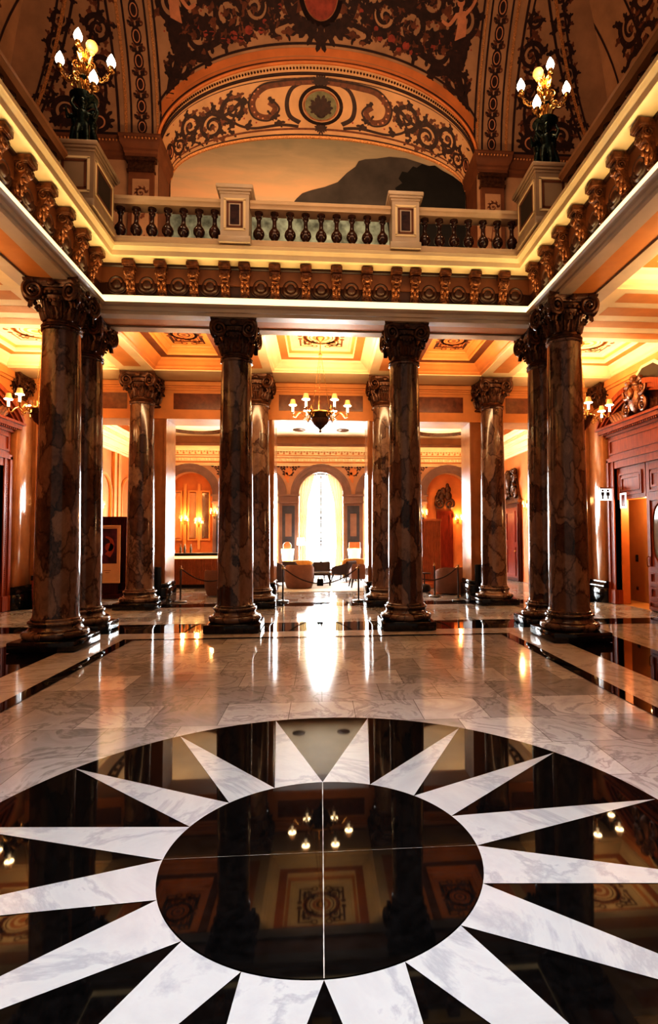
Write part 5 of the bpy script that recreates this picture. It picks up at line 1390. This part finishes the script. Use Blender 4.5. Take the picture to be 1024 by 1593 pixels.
# ================================================================== LIGHTS
def light(kind, loc, energy, color, size=.1, rot=None, size_y=None, spread=None):
    l = bpy.data.lights.new('light', kind); l.energy = energy; l.color = color
    if kind == 'AREA':
        l.size = size
        if size_y: l.shape = 'RECTANGLE'; l.size_y = size_y
        if spread: l.spread = spread
    else: l.shadow_soft_size = size
    o = bpy.data.objects.new('light', l); COL.objects.link(o); o.location = loc
    if rot: o.rotation_euler = rot
    return o
WARM = (1, .70, .37); WARM2 = (1, .60, .28)
# chandelier candles
for cx, e in ((-6.02, 50), (-.02, 18), (6.02, 50)):
    for k in range(6):
        a = 2*PI*k/6+(.3 if abs(cx) > 1 else 0)
        light('POINT', (cx+.61*cos(a), 12.06+.61*sin(a), 4.47+.26), e, WARM, .05)
UPR = (PI, 0, 0)
# unseen area fills added to brighten the aisle ceilings
for s in (-1, 1):
    light('AREA', (s*6.1, 6.9, 5.0), 85, WARM, 1.6, UPR, 2.2)
    light('AREA', (s*6.1, 2.6, 5.0), 70, WARM, 1.6, UPR, 2.2)
    light('AREA', (s*6.1, 12.06, 5.3), 25, WARM, 1.6, UPR, 1.6)
    light('AREA', (s*3.0, 12.1, 5.4), 13, WARM2, .9, UPR, 1.2)
    light('POINT', (s*3.9, 8.75, 9.75), 22, (1, .62, .30), .12)
light('AREA', (0, 10.95, 5.55), 110, (1, .64, .34), 8.2, (PI/2-.25, 0, 0), .25)  # hidden fill added to brighten the back wall, no fixture there
for s in (-1, 1): light('AREA', (s*4.95, 11.9, 5.5), 75, (1, .64, .34), .25, (PI/2-.3, 0, -s*PI/2), 2.2)  # hidden fills added to brighten the side walls
light('AREA', (0, 12.06, 5.35), 16, WARM, 1.4, UPR, 1.4)
# ledge glow thrown upward on frieze and cornice
light('AREA', (0, 9.74, 6.10), 20, (1, .72, .34), 7.2, (PI+.15, 0, 0), .06)
for s in (-1, 1): light('AREA', (s*3.79, 4.5, 6.10), 30, (1, .72, .34), .06, (PI, -s*.15, 0), 10.5)
# area lights added above the camera, in place of an unseen dome
light('AREA', (0, 5.0, 14.5), 150, (1, .66, .36), 5.0, (0, 0, 0), 5.0)
light('AREA', (0, 1.8, 14.0), 100, (.80, .90, 1.0), 3.0, (0, 0, 0), 3.0, .62)
# unseen warm fill added toward the vault and the mural
light('AREA', (0, 12.4, 7.2), 60, (1, .60, .30), 6.0, (PI, 0, 0), .6)
light('AREA', (0, 10.4, 7.8), 150, (1, .68, .42), 6.0, (PI/2+.45, 0, 0), .4)
light('AREA', (0, 6.5, 7.6), 75, (1, .60, .34), 5.0, (PI-.55, 0, 0), 2.0)
# lounge
for x, y, e in ((-5.2, 18.0, 105), (5.2, 18.0, 95), (0, 19.0, 18), (-5.4, 21.8, 32), (5.4, 21.8, 32)):
    light('AREA', (x, y, 4.4), e, (1, .80, .55) if x == 0 else WARM, 1.5, UPR, 1.5)  # added fill facing the lounge ceiling, without any fixture
for x, y, z in ((-7.3, 19.15, 2.9), (-4.62, 23.65, 2.9), (-5.98, 24.15, 2.6), (-5.37, 24.15, 2.5), (4.55, 23.65, 2.85), (6.25, 24.2, 2.65), (7.3, 19.45, 2.95)):
    light('POINT', (x, y, z), 26, (1, .60, .24), .05)
for x in (-1.38, 1.38): light('POINT', (x, 22.6, 1.0), 12, WARM, .1)
# daylight through the windows
for c, e in ((0, 420), (-2.85, 250), (2.85, 250)):
    light('AREA', (c, 24.62, 2.4), e, (.82, .94, 1.0), 1.8, (PI/2+PI, 0, 0), 4.2)
light('POINT', (8.05, 12.7, 2.5), 45, WARM, .1)  # unseen point light added to brighten the beige passage
w = bpy.data.worlds.new('world'); SC.world = w; w.use_nodes = True
bg = w.node_tree.nodes['Background']; bg.inputs[0].default_value = (1, .86, .74, 1); bg.inputs[1].default_value = .20
SC.view_settings.view_transform = 'Standard'
try: SC.view_settings.look = 'High Contrast'
except Exception: pass
SC.view_settings.exposure = .35
cy_ = SC.cycles
cy_.use_denoising = True
cy_.max_bounces = 7; cy_.diffuse_bounces = 3; cy_.glossy_bounces = 4; cy_.transmission_bounces = 2; cy_.transparent_max_bounces = 4
cy_.sample_clamp_indirect = 6; cy_.sample_clamp_direct = 0; cy_.caustics_reflective = False; cy_.caustics_refractive = False
